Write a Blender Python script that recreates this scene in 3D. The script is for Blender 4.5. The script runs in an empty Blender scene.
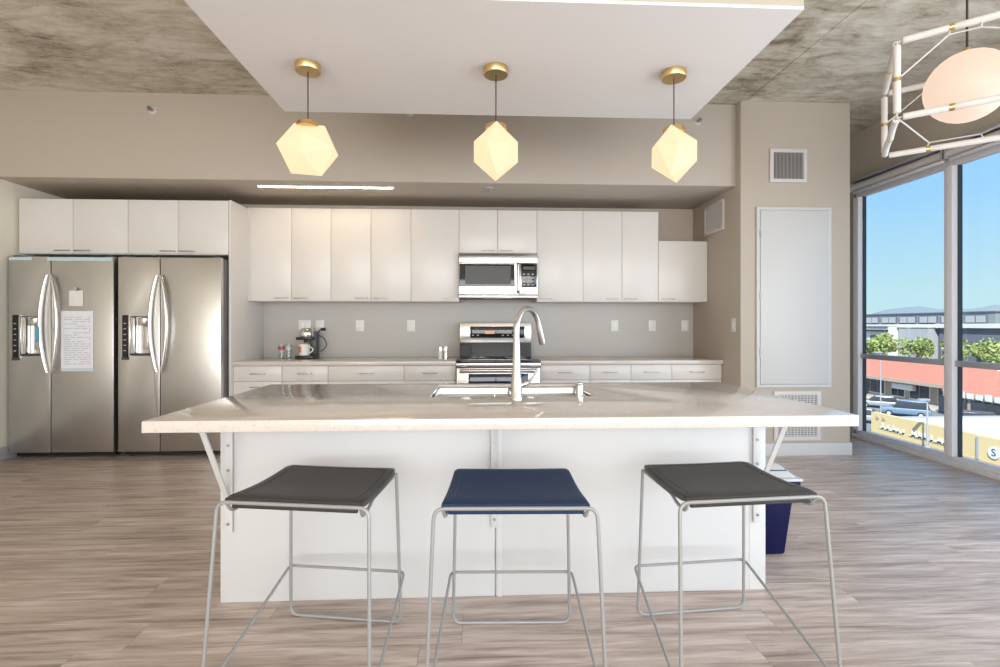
import bpy, bmesh, math, random
from mathutils import Vector, Matrix
PI = math.pi
SC = bpy.context.scene
COL = SC.collection

# ------------------------------------------------------------------ camera
cam_d = bpy.data.cameras.new('camera')
cam = bpy.data.objects.new('camera', cam_d)
COL.objects.link(cam)
cam.location = (0, 0, 1.17)
cam.rotation_euler = (PI / 2, 0, -math.radians(2.57))
cam_d.sensor_width = 36.0
cam_d.lens = 17.64
cam_d.shift_y = -0.0085
cam_d.clip_start = 0.05
cam_d.clip_end = 9000
SC.camera = cam

# ------------------------------------------------------------------ world / sun / exposure
SC.view_settings.view_transform = 'Standard'
SC.view_settings.look = 'None'
SC.view_settings.gamma = 1.0
SC.view_settings.use_curve_mapping = False
SC.view_settings.exposure = 0.36
SC.cycles.use_denoising = True
SC.cycles.max_bounces = 14
SC.cycles.diffuse_bounces = 8
SC.cycles.glossy_bounces = 6
SC.cycles.transparent_max_bounces = 16
SC.cycles.sample_clamp_indirect = 12.0
SC.cycles.caustics_reflective = False
SC.cycles.caustics_refractive = False

world = bpy.data.worlds.new('sky')
SC.world = world
world.use_nodes = True
wn = world.node_tree.nodes
wl = world.node_tree.links
wn.clear()
w_out = wn.new('ShaderNodeOutputWorld')
w_bg = wn.new('ShaderNodeBackground')
w_tc = wn.new('ShaderNodeTexCoord')
w_sep = wn.new('ShaderNodeSeparateXYZ')
w_ramp = wn.new('ShaderNodeValToRGB')
wl.new(w_tc.outputs['Generated'], w_sep.inputs[0])
wl.new(w_sep.outputs['Z'], w_ramp.inputs[0])
wl.new(w_ramp.outputs[0], w_bg.inputs[0])
wl.new(w_bg.outputs[0], w_out.inputs[0])
el = w_ramp.color_ramp.elements
el[0].position = 0.0
el[0].color = (0.43, 0.60, 0.63, 1)
el[1].position = 1.0
el[1].color = (0.15, 0.36, 0.68, 1)
for p, c in ((0.05, (0.41, 0.595, 0.64, 1)), (0.20, (0.27, 0.50, 0.715, 1)), (0.5, (0.20, 0.43, 0.71, 1))):
    e = el.new(p)
    e.color = c
w_bg.inputs[1].default_value = 1.15

sun_d = bpy.data.lights.new('sun', 'SUN')
sun_d.energy = 6.3
sun_d.angle = math.radians(0.6)
sun_d.color = (1.0, 0.93, 0.83)
sun = bpy.data.objects.new('sun', sun_d)
COL.objects.link(sun)
sun.location = (-20, -30, 40)
sun.rotation_euler = Vector((0.62, 0.85, -1.0)).to_track_quat('-Z', 'Y').to_euler()

# added area lights inside the out-of-view windows, brightening the room as stand-in sky light
def fill_light(name, loc, rot, sx, sy, power, col):
    d = bpy.data.lights.new(name, 'AREA')
    d.shape = 'RECTANGLE'; d.size = sx; d.size_y = sy; d.energy = power; d.color = col
    o = bpy.data.objects.new(name, d); COL.objects.link(o)
    o.location = loc; o.rotation_euler = rot
fill_light('fill_light_rear', (-0.30, -4.5, 1.29), (PI / 2, 0, 0), 6.6, 2.35, 265, (1.0, 0.985, 0.96))
fill_light('fill_light_right', (3.80, -0.82, 1.27), (0, PI / 2, 0), 2.30, 6.8, 150, (0.83, 0.91, 1.0))

# ------------------------------------------------------------------ materials
def _nt(name):
    m = bpy.data.materials.new(name)
    m.use_nodes = True
    nt = m.node_tree
    return m, nt, nt.nodes['Principled BSDF']

def mat(name, col, rough=0.5, metal=0.0, noise=0.0, nscale=8.0, bump=0.0, bscale=60.0, stretch=(1, 1, 1), emit=None, estr=0.0, coat=0.0, spec=0.5):
    m, nt, b = _nt(name)
    N, L = nt.nodes, nt.links
    b.inputs['Base Color'].default_value = (*col, 1)
    b.inputs['Roughness'].default_value = rough
    b.inputs['Metallic'].default_value = metal
    b.inputs['Specular IOR Level'].default_value = spec
    if coat:
        b.inputs['Coat Weight'].default_value = coat
        b.inputs['Coat Roughness'].default_value = 0.05
    if emit:
        b.inputs['Emission Color'].default_value = (*emit, 1)
        b.inputs['Emission Strength'].default_value = estr
    if noise or bump:
        tc = N.new('ShaderNodeTexCoord')
        mp = N.new('ShaderNodeMapping')
        mp.inputs['Scale'].default_value = stretch
        L.new(tc.outputs['Object'], mp.inputs[0])
    if noise:
        nz = N.new('ShaderNodeTexNoise')
        nz.inputs['Scale'].default_value = nscale
        nz.inputs['Detail'].default_value = 5
        L.new(mp.outputs[0], nz.inputs['Vector'])
        mx = N.new('ShaderNodeMix')
        mx.data_type = 'RGBA'
        mx.inputs[6].default_value = (*[max(0, c * (1 - noise)) for c in col], 1)
        mx.inputs[7].default_value = (*[min(1, c * (1 + noise)) for c in col], 1)
        L.new(nz.outputs['Fac'], mx.inputs[0])
        L.new(mx.outputs[2], b.inputs['Base Color'])
    if bump:
        nb = N.new('ShaderNodeTexNoise')
        nb.inputs['Scale'].default_value = bscale
        nb.inputs['Detail'].default_value = 4
        L.new(mp.outputs[0], nb.inputs['Vector'])
        bp = N.new('ShaderNodeBump')
        bp.inputs['Strength'].default_value = bump
        bp.inputs['Distance'].default_value = 0.01
        L.new(nb.outputs['Fac'], bp.inputs['Height'])
        L.new(bp.outputs[0], b.inputs['Normal'])
    return m

def glass_mat(name, tint=(0.96, 0.985, 1.0), refl=1.0):
    m, nt, b = _nt(name)
    N, L = nt.nodes, nt.links
    N.remove(b)
    tr = N.new('ShaderNodeBsdfTransparent')
    tr.inputs[0].default_value = (*tint, 1)
    gl = N.new('ShaderNodeBsdfGlossy')
    gl.inputs['Roughness'].default_value = 0.01
    lw = N.new('ShaderNodeLayerWeight')
    pw = N.new('ShaderNodeMath'); pw.operation = 'POWER'; pw.inputs[1].default_value = 5.0
    L.new(lw.outputs['Facing'], pw.inputs[0])
    fr = N.new('ShaderNodeMath'); fr.operation = 'MULTIPLY_ADD'; fr.inputs[1].default_value = 0.6; fr.inputs[2].default_value = 0.03 * refl
    L.new(pw.outputs[0], fr.inputs[0])
    mx = N.new('ShaderNodeMixShader')
    L.new(fr.outputs[0], mx.inputs[0])
    L.new(tr.outputs[0], mx.inputs[1])
    L.new(gl.outputs[0], mx.inputs[2])
    L.new(mx.outputs[0], N['Material Output'].inputs[0])
    return m

def wood_mat():
    m, nt, b = _nt('floor_plank_vinyl')
    N, L = nt.nodes, nt.links
    geo = N.new('ShaderNodeNewGeometry')
    oi = N.new('ShaderNodeObjectInfo')
    add = N.new('ShaderNodeMath'); add.operation = 'ADD'
    L.new(geo.outputs['Random Per Island'], add.inputs[0]); L.new(oi.outputs['Random'], add.inputs[1])
    fr = N.new('ShaderNodeMath'); fr.operation = 'FRACT'
    L.new(add.outputs[0], fr.inputs[0])
    cmb = N.new('ShaderNodeCombineXYZ')
    mul = N.new('ShaderNodeMath'); mul.operation = 'MULTIPLY'; mul.inputs[1].default_value = 37.0
    L.new(fr.outputs[0], mul.inputs[0])
    L.new(mul.outputs[0], cmb.inputs[0]); L.new(mul.outputs[0], cmb.inputs[1])
    va = N.new('ShaderNodeVectorMath'); va.operation = 'ADD'
    L.new(geo.outputs['Position'], va.inputs[0]); L.new(cmb.outputs[0], va.inputs[1])
    mp = N.new('ShaderNodeMapping'); mp.inputs['Scale'].default_value = (1.3, 16, 1)
    L.new(va.outputs[0], mp.inputs[0])
    n1 = N.new('ShaderNodeTexNoise'); n1.inputs['Scale'].default_value = 1.4; n1.inputs['Detail'].default_value = 7; n1.inputs['Roughness'].default_value = 0.62
    n1.inputs['Distortion'].default_value = 0.6
    L.new(mp.outputs[0], n1.inputs['Vector'])
    mp2 = N.new('ShaderNodeMapping'); mp2.inputs['Scale'].default_value = (4, 90, 1)
    L.new(va.outputs[0], mp2.inputs[0])
    n2 = N.new('ShaderNodeTexNoise'); n2.inputs['Scale'].default_value = 1.5; n2.inputs['Detail'].default_value = 4
    L.new(mp2.outputs[0], n2.inputs['Vector'])
    rp = N.new('ShaderNodeValToRGB')
    e = rp.color_ramp.elements
    e[0].position = 0.28; e[0].color = (0.241, 0.178, 0.146, 1)
    e[1].position = 0.72; e[1].color = (0.706, 0.606, 0.553, 1)
    k = e.new(0.45); k.color = (0.441, 0.352, 0.304, 1)
    k = e.new(0.58); k.color = (0.578, 0.480, 0.429, 1)
    mixf = N.new('ShaderNodeMath'); mixf.operation = 'MULTIPLY_ADD'; mixf.inputs[1].default_value = 0.32; 
    L.new(n2.outputs['Fac'], mixf.inputs[0])
    sub = N.new('ShaderNodeMath'); sub.operation = 'SUBTRACT'; sub.inputs[1].default_value = 0.16
    L.new(n1.outputs['Fac'], sub.inputs[0]); L.new(sub.outputs[0], mixf.inputs[2])
    L.new(mixf.outputs[0], rp.inputs[0])
    hsv = N.new('ShaderNodeHueSaturation')
    vr = N.new('ShaderNodeMapRange'); vr.inputs[3].default_value = 0.93; vr.inputs[4].default_value = 1.07
    L.new(fr.outputs[0], vr.inputs[0]); L.new(vr.outputs[0], hsv.inputs['Value'])
    L.new(rp.outputs[0], hsv.inputs['Color'])
    L.new(hsv.outputs[0], b.inputs['Base Color'])
    b.inputs['Roughness'].default_value = 0.36
    bp = N.new('ShaderNodeBump'); bp.inputs['Strength'].default_value = 0.12; bp.inputs['Distance'].default_value = 0.003
    L.new(n2.outputs['Fac'], bp.inputs['Height']); L.new(bp.outputs[0], b.inputs['Normal'])
    return m

def concrete_mat():
    m, nt, b = _nt('raw_concrete')
    N, L = nt.nodes, nt.links
    geo = N.new('ShaderNodeNewGeometry')
    def noise(scale, st, det=6, dist=0.3, rough=0.6, off=(0, 0, 0)):
        mp = N.new('ShaderNodeMapping'); mp.inputs['Scale'].default_value = st; mp.inputs['Location'].default_value = off
        L.new(geo.outputs['Position'], mp.inputs[0])
        n = N.new('ShaderNodeTexNoise'); n.inputs['Scale'].default_value = scale; n.inputs['Detail'].default_value = det
        n.inputs['Distortion'].default_value = dist; n.inputs['Roughness'].default_value = rough
        L.new(mp.outputs[0], n.inputs['Vector'])
        return n.outputs['Fac']
    big = noise(0.9, (1, 1.3, 1), 5, 0.8, 0.6, (3, 1, 0))
    streak = noise(2.4, (1.1, 3.1, 1), 9, 0.9, 0.72)
    fine = noise(14, (1, 2.2, 1), 5, 0.2, 0.7)
    a = N.new('ShaderNodeMath'); a.operation = 'MULTIPLY_ADD'; a.inputs[1].default_value = 1.05
    L.new(big, a.inputs[0]); L.new(streak, a.inputs[2])
    a2 = N.new('ShaderNodeMath'); a2.operation = 'MULTIPLY_ADD'; a2.inputs[1].default_value = 0.42
    L.new(fine, a2.inputs[0]); L.new(a.outputs[0], a2.inputs[2])
    mr = N.new('ShaderNodeMapRange'); mr.inputs[1].default_value = 0.94; mr.inputs[2].default_value = 1.46
    L.new(a2.outputs[0], mr.inputs[0])
    rp = N.new('ShaderNodeValToRGB')
    e = rp.color_ramp.elements
    e[0].position = 0.05; e[0].color = (0.215, 0.174, 0.123, 1)
    e[1].position = 0.95; e[1].color = (0.725, 0.698, 0.621, 1)
    k = e.new(0.28); k.color = (0.382, 0.336, 0.258, 1)
    k = e.new(0.50); k.color = (0.537, 0.491, 0.402, 1)
    k = e.new(0.72); k.color = (0.637, 0.598, 0.506, 1)
    L.new(mr.outputs[0], rp.inputs[0]); L.new(rp.outputs[0], b.inputs['Base Color'])
    b.inputs['Roughness'].default_value = 0.85
    bp = N.new('ShaderNodeBump'); bp.inputs['Strength'].default_value = 0.25; bp.inputs['Distance'].default_value = 0.01
    L.new(a2.outputs[0], bp.inputs['Height']); L.new(bp.outputs[0], b.inputs['Normal'])
    return m

def quartz_mat():
    m, nt, b = _nt('speckled_quartz')
    N, L = nt.nodes, nt.links
    geo = N.new('ShaderNodeNewGeometry')
    v = N.new('ShaderNodeTexVoronoi'); v.inputs['Scale'].default_value = 130
    L.new(geo.outputs['Position'], v.inputs['Vector'])
    rp = N.new('ShaderNodeValToRGB')
    e = rp.color_ramp.elements
    e[0].position = 0.0; e[0].color = (0.58, 0.53, 0.495, 1)
    e[1].position = 1.0; e[1].color = (0.665, 0.61, 0.57, 1)
    k = e.new(0.25); k.color = (0.64, 0.585, 0.545, 1)
    sp = N.new('ShaderNodeSeparateColor')
    L.new(v.outputs['Color'], sp.inputs[0]); L.new(sp.outputs[0], rp.inputs[0]); L.new(rp.outputs[0], b.inputs['Base Color'])
    b.inputs['Roughness'].default_value = 0.10
    return m

def steel_mat(name, col, rough, vertical=True):
    m, nt, b = _nt(name)
    N, L = nt.nodes, nt.links
    geo = N.new('ShaderNodeNewGeometry')
    mp = N.new('ShaderNodeMapping'); mp.inputs['Scale'].default_value = (3, 3, 420) if vertical else (420, 3, 3)
    L.new(geo.outputs['Position'], mp.inputs[0])
    n = N.new('ShaderNodeTexNoise'); n.inputs['Scale'].default_value = 1.0; n.inputs['Detail'].default_value = 3
    L.new(mp.outputs[0], n.inputs['Vector'])
    mr = N.new('ShaderNodeMapRange'); mr.inputs[3].default_value = rough - 0.012; mr.inputs[4].default_value = rough + 0.012
    L.new(n.outputs['Fac'], mr.inputs[0]); L.new(mr.outputs[0], b.inputs['Roughness'])
    b.inputs['Base Color'].default_value = (*col, 1)
    b.inputs['Metallic'].default_value = 1.0
    b.inputs['Anisotropic'].default_value = 0.3
    return m

def foliage_mat(name, c1, c2):
    m, nt, b = _nt(name)
    N, L = nt.nodes, nt.links
    geo = N.new('ShaderNodeNewGeometry')
    mx = N.new('ShaderNodeMix'); mx.data_type = 'RGBA'
    mx.inputs[6].default_value = (*c1, 1); mx.inputs[7].default_value = (*c2, 1)
    L.new(geo.outputs['Random Per Island'], mx.inputs[0]); L.new(mx.outputs[2], b.inputs['Base Color'])
    b.inputs['Roughness'].default_value = 0.7
    return m

M = {}
M['paint'] = mat('greige_wall_paint', (0.485, 0.432, 0.37), 0.75, bump=0.06, bscale=180)
M['paint_light'] = mat('cream_wall_paint', (0.84, 0.79, 0.68), 0.75, bump=0.06, bscale=180)
M['splash'] = mat('grey_backsplash_paint', (0.47, 0.455, 0.435), 0.5)
M['white_ceiling'] = mat('white_ceiling_paint', (0.82, 0.815, 0.81), 0.8, bump=0.05, bscale=150)
M['concrete'] = concrete_mat()
M['floor'] = wood_mat()
M['subfloor'] = mat('dark_joint', (0.09, 0.075, 0.065), 0.8)
M['trim'] = mat('white_trim_paint', (0.58, 0.58, 0.58), 0.45)
M['cab'] = mat('gloss_white_acrylic', (0.72, 0.695, 0.67), 0.26, spec=0.38)
M['cabbox'] = mat('white_melamine', (0.78, 0.755, 0.725), 0.4)
M['island'] = mat('matte_white_panel', (0.60, 0.605, 0.61), 0.5, noise=0.03, nscale=3)
M['quartz'] = quartz_mat()
M['steel'] = steel_mat('brushed_stainless', (0.61, 0.595, 0.58), 0.32)
M['steel_h'] = steel_mat('brushed_stainless_trim', (0.66, 0.645, 0.63), 0.22, False)
M['handle'] = mat('satin_handle_metal', (0.74, 0.72, 0.70), 0.22, 1.0)
M['nickel'] = mat('brushed_nickel', (0.36, 0.345, 0.33), 0.35, 1.0)
M['chrome'] = mat('chrome', (0.80, 0.80, 0.80), 0.08, 1.0)
M['faucet'] = mat('satin_steel', (0.68, 0.67, 0.655), 0.2, 1.0)
M['black'] = mat('black_plastic', (0.012, 0.012, 0.014), 0.35)
M['darkgrey'] = mat('dark_grey_plastic', (0.06, 0.06, 0.063), 0.4)
M['fridge_side'] = mat('grey_textured_case', (0.22, 0.215, 0.21), 0.5, bump=0.1, bscale=400)
M['blackglass'] = mat('black_glass', (0.008, 0.009, 0.012), 0.04, spec=0.6)
M['ovenglass'] = mat('oven_window_glass', (0.008, 0.014, 0.045), 0.05, spec=0.6)
M['display'] = mat('amber_lamp_glare', (0.02, 0.01, 0.005), 0.2, emit=(1.0, 0.38, 0.12), estr=0.5)  # amber glow paints the pendant's reflection on the range control glass
M['button'] = mat('pale_button_print', (0.45, 0.45, 0.46), 0.5)
M['brass'] = mat('brushed_brass', (0.72, 0.52, 0.24), 0.3, 1.0)
M['lampglass'] = mat('lit_opal_glass', (0.16, 0.13, 0.10), 0.5, emit=(1.0, 0.60, 0.36), estr=0.98)
M['globeglass'] = mat('lit_globe_glass', (0.16, 0.14, 0.12), 0.5, emit=(1.0, 0.745, 0.58), estr=0.66)
M['cord'] = mat('brown_cord', (0.06, 0.035, 0.03), 0.7)
M['blackcord'] = mat('black_cord', (0.015, 0.015, 0.015), 0.6)
M['led'] = mat('warm_led_diffuser', (0.9, 0.85, 0.75), 0.4, emit=(1.0, 0.76, 0.48), estr=24.0)
M['ceramic'] = mat('white_ceramic', (0.78, 0.76, 0.72), 0.3, bump=0.03)
M['porcelain'] = mat('white_porcelain_tube', (0.74, 0.715, 0.69), 0.3)
M['rod'] = mat('white_rod', (0.62, 0.60, 0.58), 0.4)
M['leather'] = mat('charcoal_leather', (0.040, 0.037, 0.035), 0.42, noise=0.15, nscale=20, bump=0.12, bscale=300, spec=0.4)
M['leather_blue'] = mat('navy_leather', (0.016, 0.038, 0.095), 0.5, noise=0.15, nscale=20, bump=0.12, bscale=300, spec=0.2)
M['stitch'] = mat('dark_seam', (0.035, 0.033, 0.032), 0.5)
M['stitch_blue'] = mat('navy_seam', (0.02, 0.04, 0.10), 0.5)
M['tube'] = mat('grey_powder_coat', (0.32, 0.32, 0.32), 0.38, 0.2)
M['rubber'] = mat('black_rubber', (0.02, 0.02, 0.02), 0.7)
M['plate'] = mat('white_wall_plate', (0.74, 0.73, 0.72), 0.35)
M['slot'] = mat('plate_slot', (0.10, 0.10, 0.10), 0.6)
M['navy'] = mat('navy_plastic', (0.003, 0.004, 0.040), 0.45, spec=0.2)
M['greyplastic'] = mat('light_grey_plastic', (0.48, 0.49, 0.50), 0.4)
M['paper'] = mat('white_paper', (0.78, 0.80, 0.86), 0.8, noise=0.05, nscale=60)
M['ink'] = mat('grey_print', (0.50, 0.52, 0.60), 0.8)
M['bluetape'] = mat('pale_blue_film', (0.52, 0.66, 0.72), 0.3)
M['bluesticker'] = mat('blue_sticker', (0.10, 0.38, 0.62), 0.4)
M['alu'] = mat('grey_aluminium', (0.42, 0.44, 0.49), 0.35, 0.3)
M['alu_light'] = mat('pale_anodised_frame', (0.76, 0.76, 0.81), 0.4, 0.0)
M['alu_dark'] = mat('dark_gasket', (0.03, 0.04, 0.055), 0.6)
M['glass'] = glass_mat('window_glass')
M['clearglass'] = glass_mat('drinking_glass', (0.93, 0.95, 0.95), 1.1)
M['red'] = mat('red_band', (0.55, 0.05, 0.06), 0.5)
M['orange'] = mat('orange_print', (0.65, 0.22, 0.08), 0.4)
M['vent'] = mat('vent_white_metal', (0.62, 0.60, 0.59), 0.45)
M['ventdark'] = mat('duct_shadow_liner', (0.12, 0.11, 0.11), 0.9)
# outdoors
M['asphalt'] = mat('asphalt', (0.22, 0.22, 0.23), 0.9, noise=0.2, nscale=0.3)
M['sidewalk'] = mat('pale_concrete_walk', (0.50, 0.45, 0.38), 0.9)
M['coral'] = mat('coral_roof_tile', (0.48, 0.19, 0.135), 0.8, noise=0.1, nscale=1.5)
M['stucco'] = mat('tan_stucco', (0.42, 0.35, 0.29), 0.9)
M['whiteroof'] = mat('white_roof_membrane', (0.68, 0.68, 0.66), 0.8)
M['yellow'] = mat('yellow_stucco', (0.66, 0.52, 0.27), 0.9)
M['bldwhite'] = mat('white_stucco', (0.62, 0.62, 0.62), 0.9)
M['bldgrey'] = mat('grey_metal_siding', (0.36, 0.38, 0.41), 0.8)
M['blddark'] = mat('slate_siding', (0.13, 0.145, 0.19), 0.8)
M['bldglass'] = mat('shop_glass', (0.05, 0.06, 0.075), 0.15)
M['garage'] = mat('grey_parking_deck', (0.21, 0.25, 0.27), 0.9)
M['letter'] = mat('white_sign_letter', (0.70, 0.73, 0.76), 0.6)
M['darkblue'] = mat('dark_blue_print', (0.02, 0.05, 0.14), 0.6)
M['pole'] = mat('galvanised_pole', (0.36, 0.38, 0.40), 0.6)
M['trunk'] = mat('tree_bark', (0.16, 0.11, 0.08), 0.9)
M['leaf'] = foliage_mat('olive_leaves', (0.19, 0.26, 0.07), (0.36, 0.42, 0.15))
M['car_silver'] = mat('silver_car_paint', (0.42, 0.45, 0.48), 0.3, 0.4)
M['car_blue'] = mat('blue_car_paint', (0.20, 0.30, 0.42), 0.3, 0.3)
M['car_dark'] = mat('dark_car_paint', (0.05, 0.055, 0.065), 0.3, 0.3)
M['mountain'] = mat('hazy_mountain', (0.17, 0.215, 0.25), 1.0, noise=0.1, nscale=0.002)
M['farground'] = mat('far_ground', (0.42, 0.38, 0.33), 1.0, noise=0.25, nscale=0.05)

# ------------------------------------------------------------------ mesh helpers
class MB:
    def __init__(s):
        s.v = []; s.f = []
    def add(s, vs, fs):
        o = len(s.v)
        s.v += [tuple(p) for p in vs]
        s.f += [tuple(i + o for i in f) for f in fs]
        return s
    def box(s, x0, x1, y0, y1, z0, z1):
        return s.add([(x0, y0, z0), (x1, y0, z0), (x1, y1, z0), (x0, y1, z0), (x0, y0, z1), (x1, y0, z1), (x1, y1, z1), (x0, y1, z1)],
                     [(0, 3, 2, 1), (4, 5, 6, 7), (0, 1, 5, 4), (1, 2, 6, 5), (2, 3, 7, 6), (3, 0, 4, 7)])
    def hexa(s, p):   # 8 corners: bottom 4 ccw, top 4 ccw
        return s.add(p, [(0, 3, 2, 1), (4, 5, 6, 7), (0, 1, 5, 4), (1, 2, 6, 5), (2, 3, 7, 6), (3, 0, 4, 7)])
    def tube(s, path, r, n=10, closed=False, flat=None):
        P = [Vector(p) for p in path]
        k = len(P)
        rs = r if isinstance(r, (list, tuple)) else [r] * k
        tang = []
        for i in range(k):
            if closed:
                t = P[(i + 1) % k] - P[i - 1]
            else:
                t = P[min(i + 1, k - 1)] - P[max(i - 1, 0)]
            tang.append(t.normalized())
        ref = Vector((0, 0, 1)) if abs(tang[0].z) < 0.9 else Vector((1, 0, 0))
        u = tang[0].cross(ref).normalized()
        vs = []
        for i in range(k):
            u = (u - tang[i] * u.dot(tang[i])).normalized()
            w = tang[i].cross(u)
            for j in range(n):
                a = 2 * PI * j / n
                q = u * math.cos(a) * rs[i] + w * math.sin(a) * rs[i]
                if flat:
                    q = Vector((q.x * flat[0], q.y * flat[1], q.z * flat[2]))
                vs.append(P[i] + q)
        fs = []
        for i in range(k if closed else k - 1):
            i2 = (i + 1) % k
            for j in range(n):
                j2 = (j + 1) % n
                fs.append((i * n + j, i * n + j2, i2 * n + j2, i2 * n + j))
        if not closed:
            fs.append(tuple(reversed(range(n))))
            fs.append(tuple(range((k - 1) * n, k * n)))
        return s.add(vs, fs)
    def cyl(s, p0, p1, r0, r1=None, n=16):
        return s.tube([p0, p1], [r0, r0 if r1 is None else r1], n)
    def lathe(s, prof, c=(0, 0, 0), n=24, cap0=True, cap1=True):
        vs = []
        for (r, z) in prof:
            for j in range(n):
                a = 2 * PI * j / n
                vs.append((c[0] + r * math.cos(a), c[1] + r * math.sin(a), c[2] + z))
        fs = []
        k = len(prof)
        for i in range(k - 1):
            for j in range(n):
                j2 = (j + 1) % n
                fs.append((i * n + j, i * n + j2, (i + 1) * n + j2, (i + 1) * n + j))
        if cap0: fs.append(tuple(reversed(range(n))))
        if cap1: fs.append(tuple(range((k - 1) * n, k * n)))
        return s.add(vs, fs)
    def sphere(s, c, r, nu=32, nv=18):
        prof = [(max(1e-4, r * math.sin(PI * i / nv)), -r * math.cos(PI * i / nv)) for i in range(nv + 1)]
        return s.lathe(prof, c, nu)
    def prism(s, poly, axis, a0, a1):   # poly in 2D, extruded along axis 'x','y','z'
        n = len(poly)
        def put(p, a):
            if axis == 'x': return (a, p[0], p[1])
            if axis == 'y': return (p[0], a, p[1])
            return (p[0], p[1], a)
        vs = [put(p, a0) for p in poly] + [put(p, a1) for p in poly]
        fs = [tuple(reversed(range(n))), tuple(range(n, 2 * n))]
        for i in range(n):
            j = (i + 1) % n
            fs.append((i, j, n + j, n + i))
        return s.add(vs, fs)
    def mesh(s, name, bevel=0.0, seg=2, smooth=True, ang=35, off=(0, 0, 0)):
        me = bpy.data.meshes.new(name)
        bm = bmesh.new()
        bv = [bm.verts.new((p[0] - off[0], p[1] - off[1], p[2] - off[2])) for p in s.v]
        for f in s.f:
            try: bm.faces.new([bv[i] for i in f])
            except ValueError: pass
        bmesh.ops.recalc_face_normals(bm, faces=bm.faces)
        if bevel > 0:
            es = [e for e in bm.edges if len(e.link_faces) == 2 and e.calc_face_angle(0) > 0.6]
            bmesh.ops.bevel(bm, geom=es, offset=bevel, segments=seg, affect='EDGES', profile=0.5, clamp_overlap=True)
        bm.to_mesh(me); bm.free()
        if smooth:
            me.polygons.foreach_set('use_smooth', [True] * len(me.polygons))
            me.set_sharp_from_angle(angle=math.radians(ang))
        return me
    def build(s, name, m, parent=None, bevel=0.0, seg=2, smooth=True, ang=35, local=False, label=None, kind=None, data=None):
        off = (0, 0, 0)
        if parent is not None and not local:
            r = parent
            while r.parent is not None: r = r.parent
            off = tuple(r.location)
        me = s.mesh(name, bevel, seg, smooth, ang, off)
        me.materials.append(M[m])
        o = bpy.data.objects.new(name, me)
        COL.objects.link(o)
        if parent is not None: o.parent = parent
        if label: o['label'] = label
        if kind: o['kind'] = kind
        return o

def BX(*a): return MB().box(*a)

def thing(name, label, cat, loc=(0, 0, 0), rz=0.0, group=None):
    o = bpy.data.objects.new(name, None)
    COL.objects.link(o)
    o.empty_display_size = 0.1
    o.location = loc
    o.rotation_euler = (0, 0, rz)
    o['label'] = label; o['category'] = cat
    if group: o['group'] = group
    return o

def tag(o, label, cat, group=None):
    o['label'] = label; o['category'] = cat
    if group: o['group'] = group
    return o

def struct(o, label=None):
    o['kind'] = 'structure'
    if label: o['label'] = label
    return o

def holed_slab(x0, x1, a0, a1, hx0, hx1, ha0, ha1, d0, d1, plane, recess=None, inner=None):
    """slab with a rectangular hole (or recess). plane 'z': a = y, depth = z (d0 = top, d1 = bottom);
    plane 'y': a = z, depth = y (d0 = front, d1 = back)"""
    def P(x, a, d): return (x, a, d) if plane == 'z' else (x, d, a)
    mb = MB()
    out = [(x0, a0), (x1, a0), (x1, a1), (x0, a1)]
    inn = [(hx0, ha0), (hx1, ha0), (hx1, ha1), (hx0, ha1)]
    dd = (inner if inner is not None else d1) if recess is None else recess
    vs = [P(*p, d0) for p in out] + [P(*p, d0) for p in inn] + [P(*p, d1) for p in out] + [P(*p, dd) for p in inn]
    fs = []
    for i in range(4):
        j = (i + 1) % 4
        fs.append((i, j, 4 + j, 4 + i))
        fs.append((8 + i, i, j, 8 + j)[::-1])
        fs.append((4 + i, 4 + j, 12 + j, 12 + i))
        if recess is None: fs.append((8 + i, 8 + j, 12 + j, 12 + i)[::-1])
    if recess is not None:
        fs.append((8, 9, 10, 11)[::-1]); fs.append((12, 13, 14, 15))
    return mb.add(vs, fs)

def arc(c, r, a0, a1, n, plane='xz', y=0.0):
    out = []
    for i in range(n + 1):
        a = a0 + (a1 - a0) * i / n
        out.append((c[0] + r * math.cos(a), c[1] + r * math.sin(a)))
    return out

def roundpath(pts, r, n=5):
    """polyline with its inner corners rounded by radius r"""
    P = [Vector(p) for p in pts]
    out = [P[0]]
    for i in range(1, len(P) - 1):
        a = (P[i - 1] - P[i]); b = (P[i + 1] - P[i])
        la, lb = a.length, b.length
        a.normalize(); b.normalize()
        rr = min(r, la * 0.48, lb * 0.48)
        s, e = P[i] + a * rr, P[i] + b * rr
        for k in range(n + 1):
            t = k / n
            out.append(s * (1 - t) ** 2 + P[i] * 2 * t * (1 - t) + e * t ** 2)
    out.append(P[-1])
    return out

# ================================================================== ROOM SHELL
XL, XR, YB, YR, ZC = -4.12, 3.94, 5.24, -4.6, 3.17
XN, YCOL, YSOF, ZSOF = 2.34, 4.27, 4.35, 2.43

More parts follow.
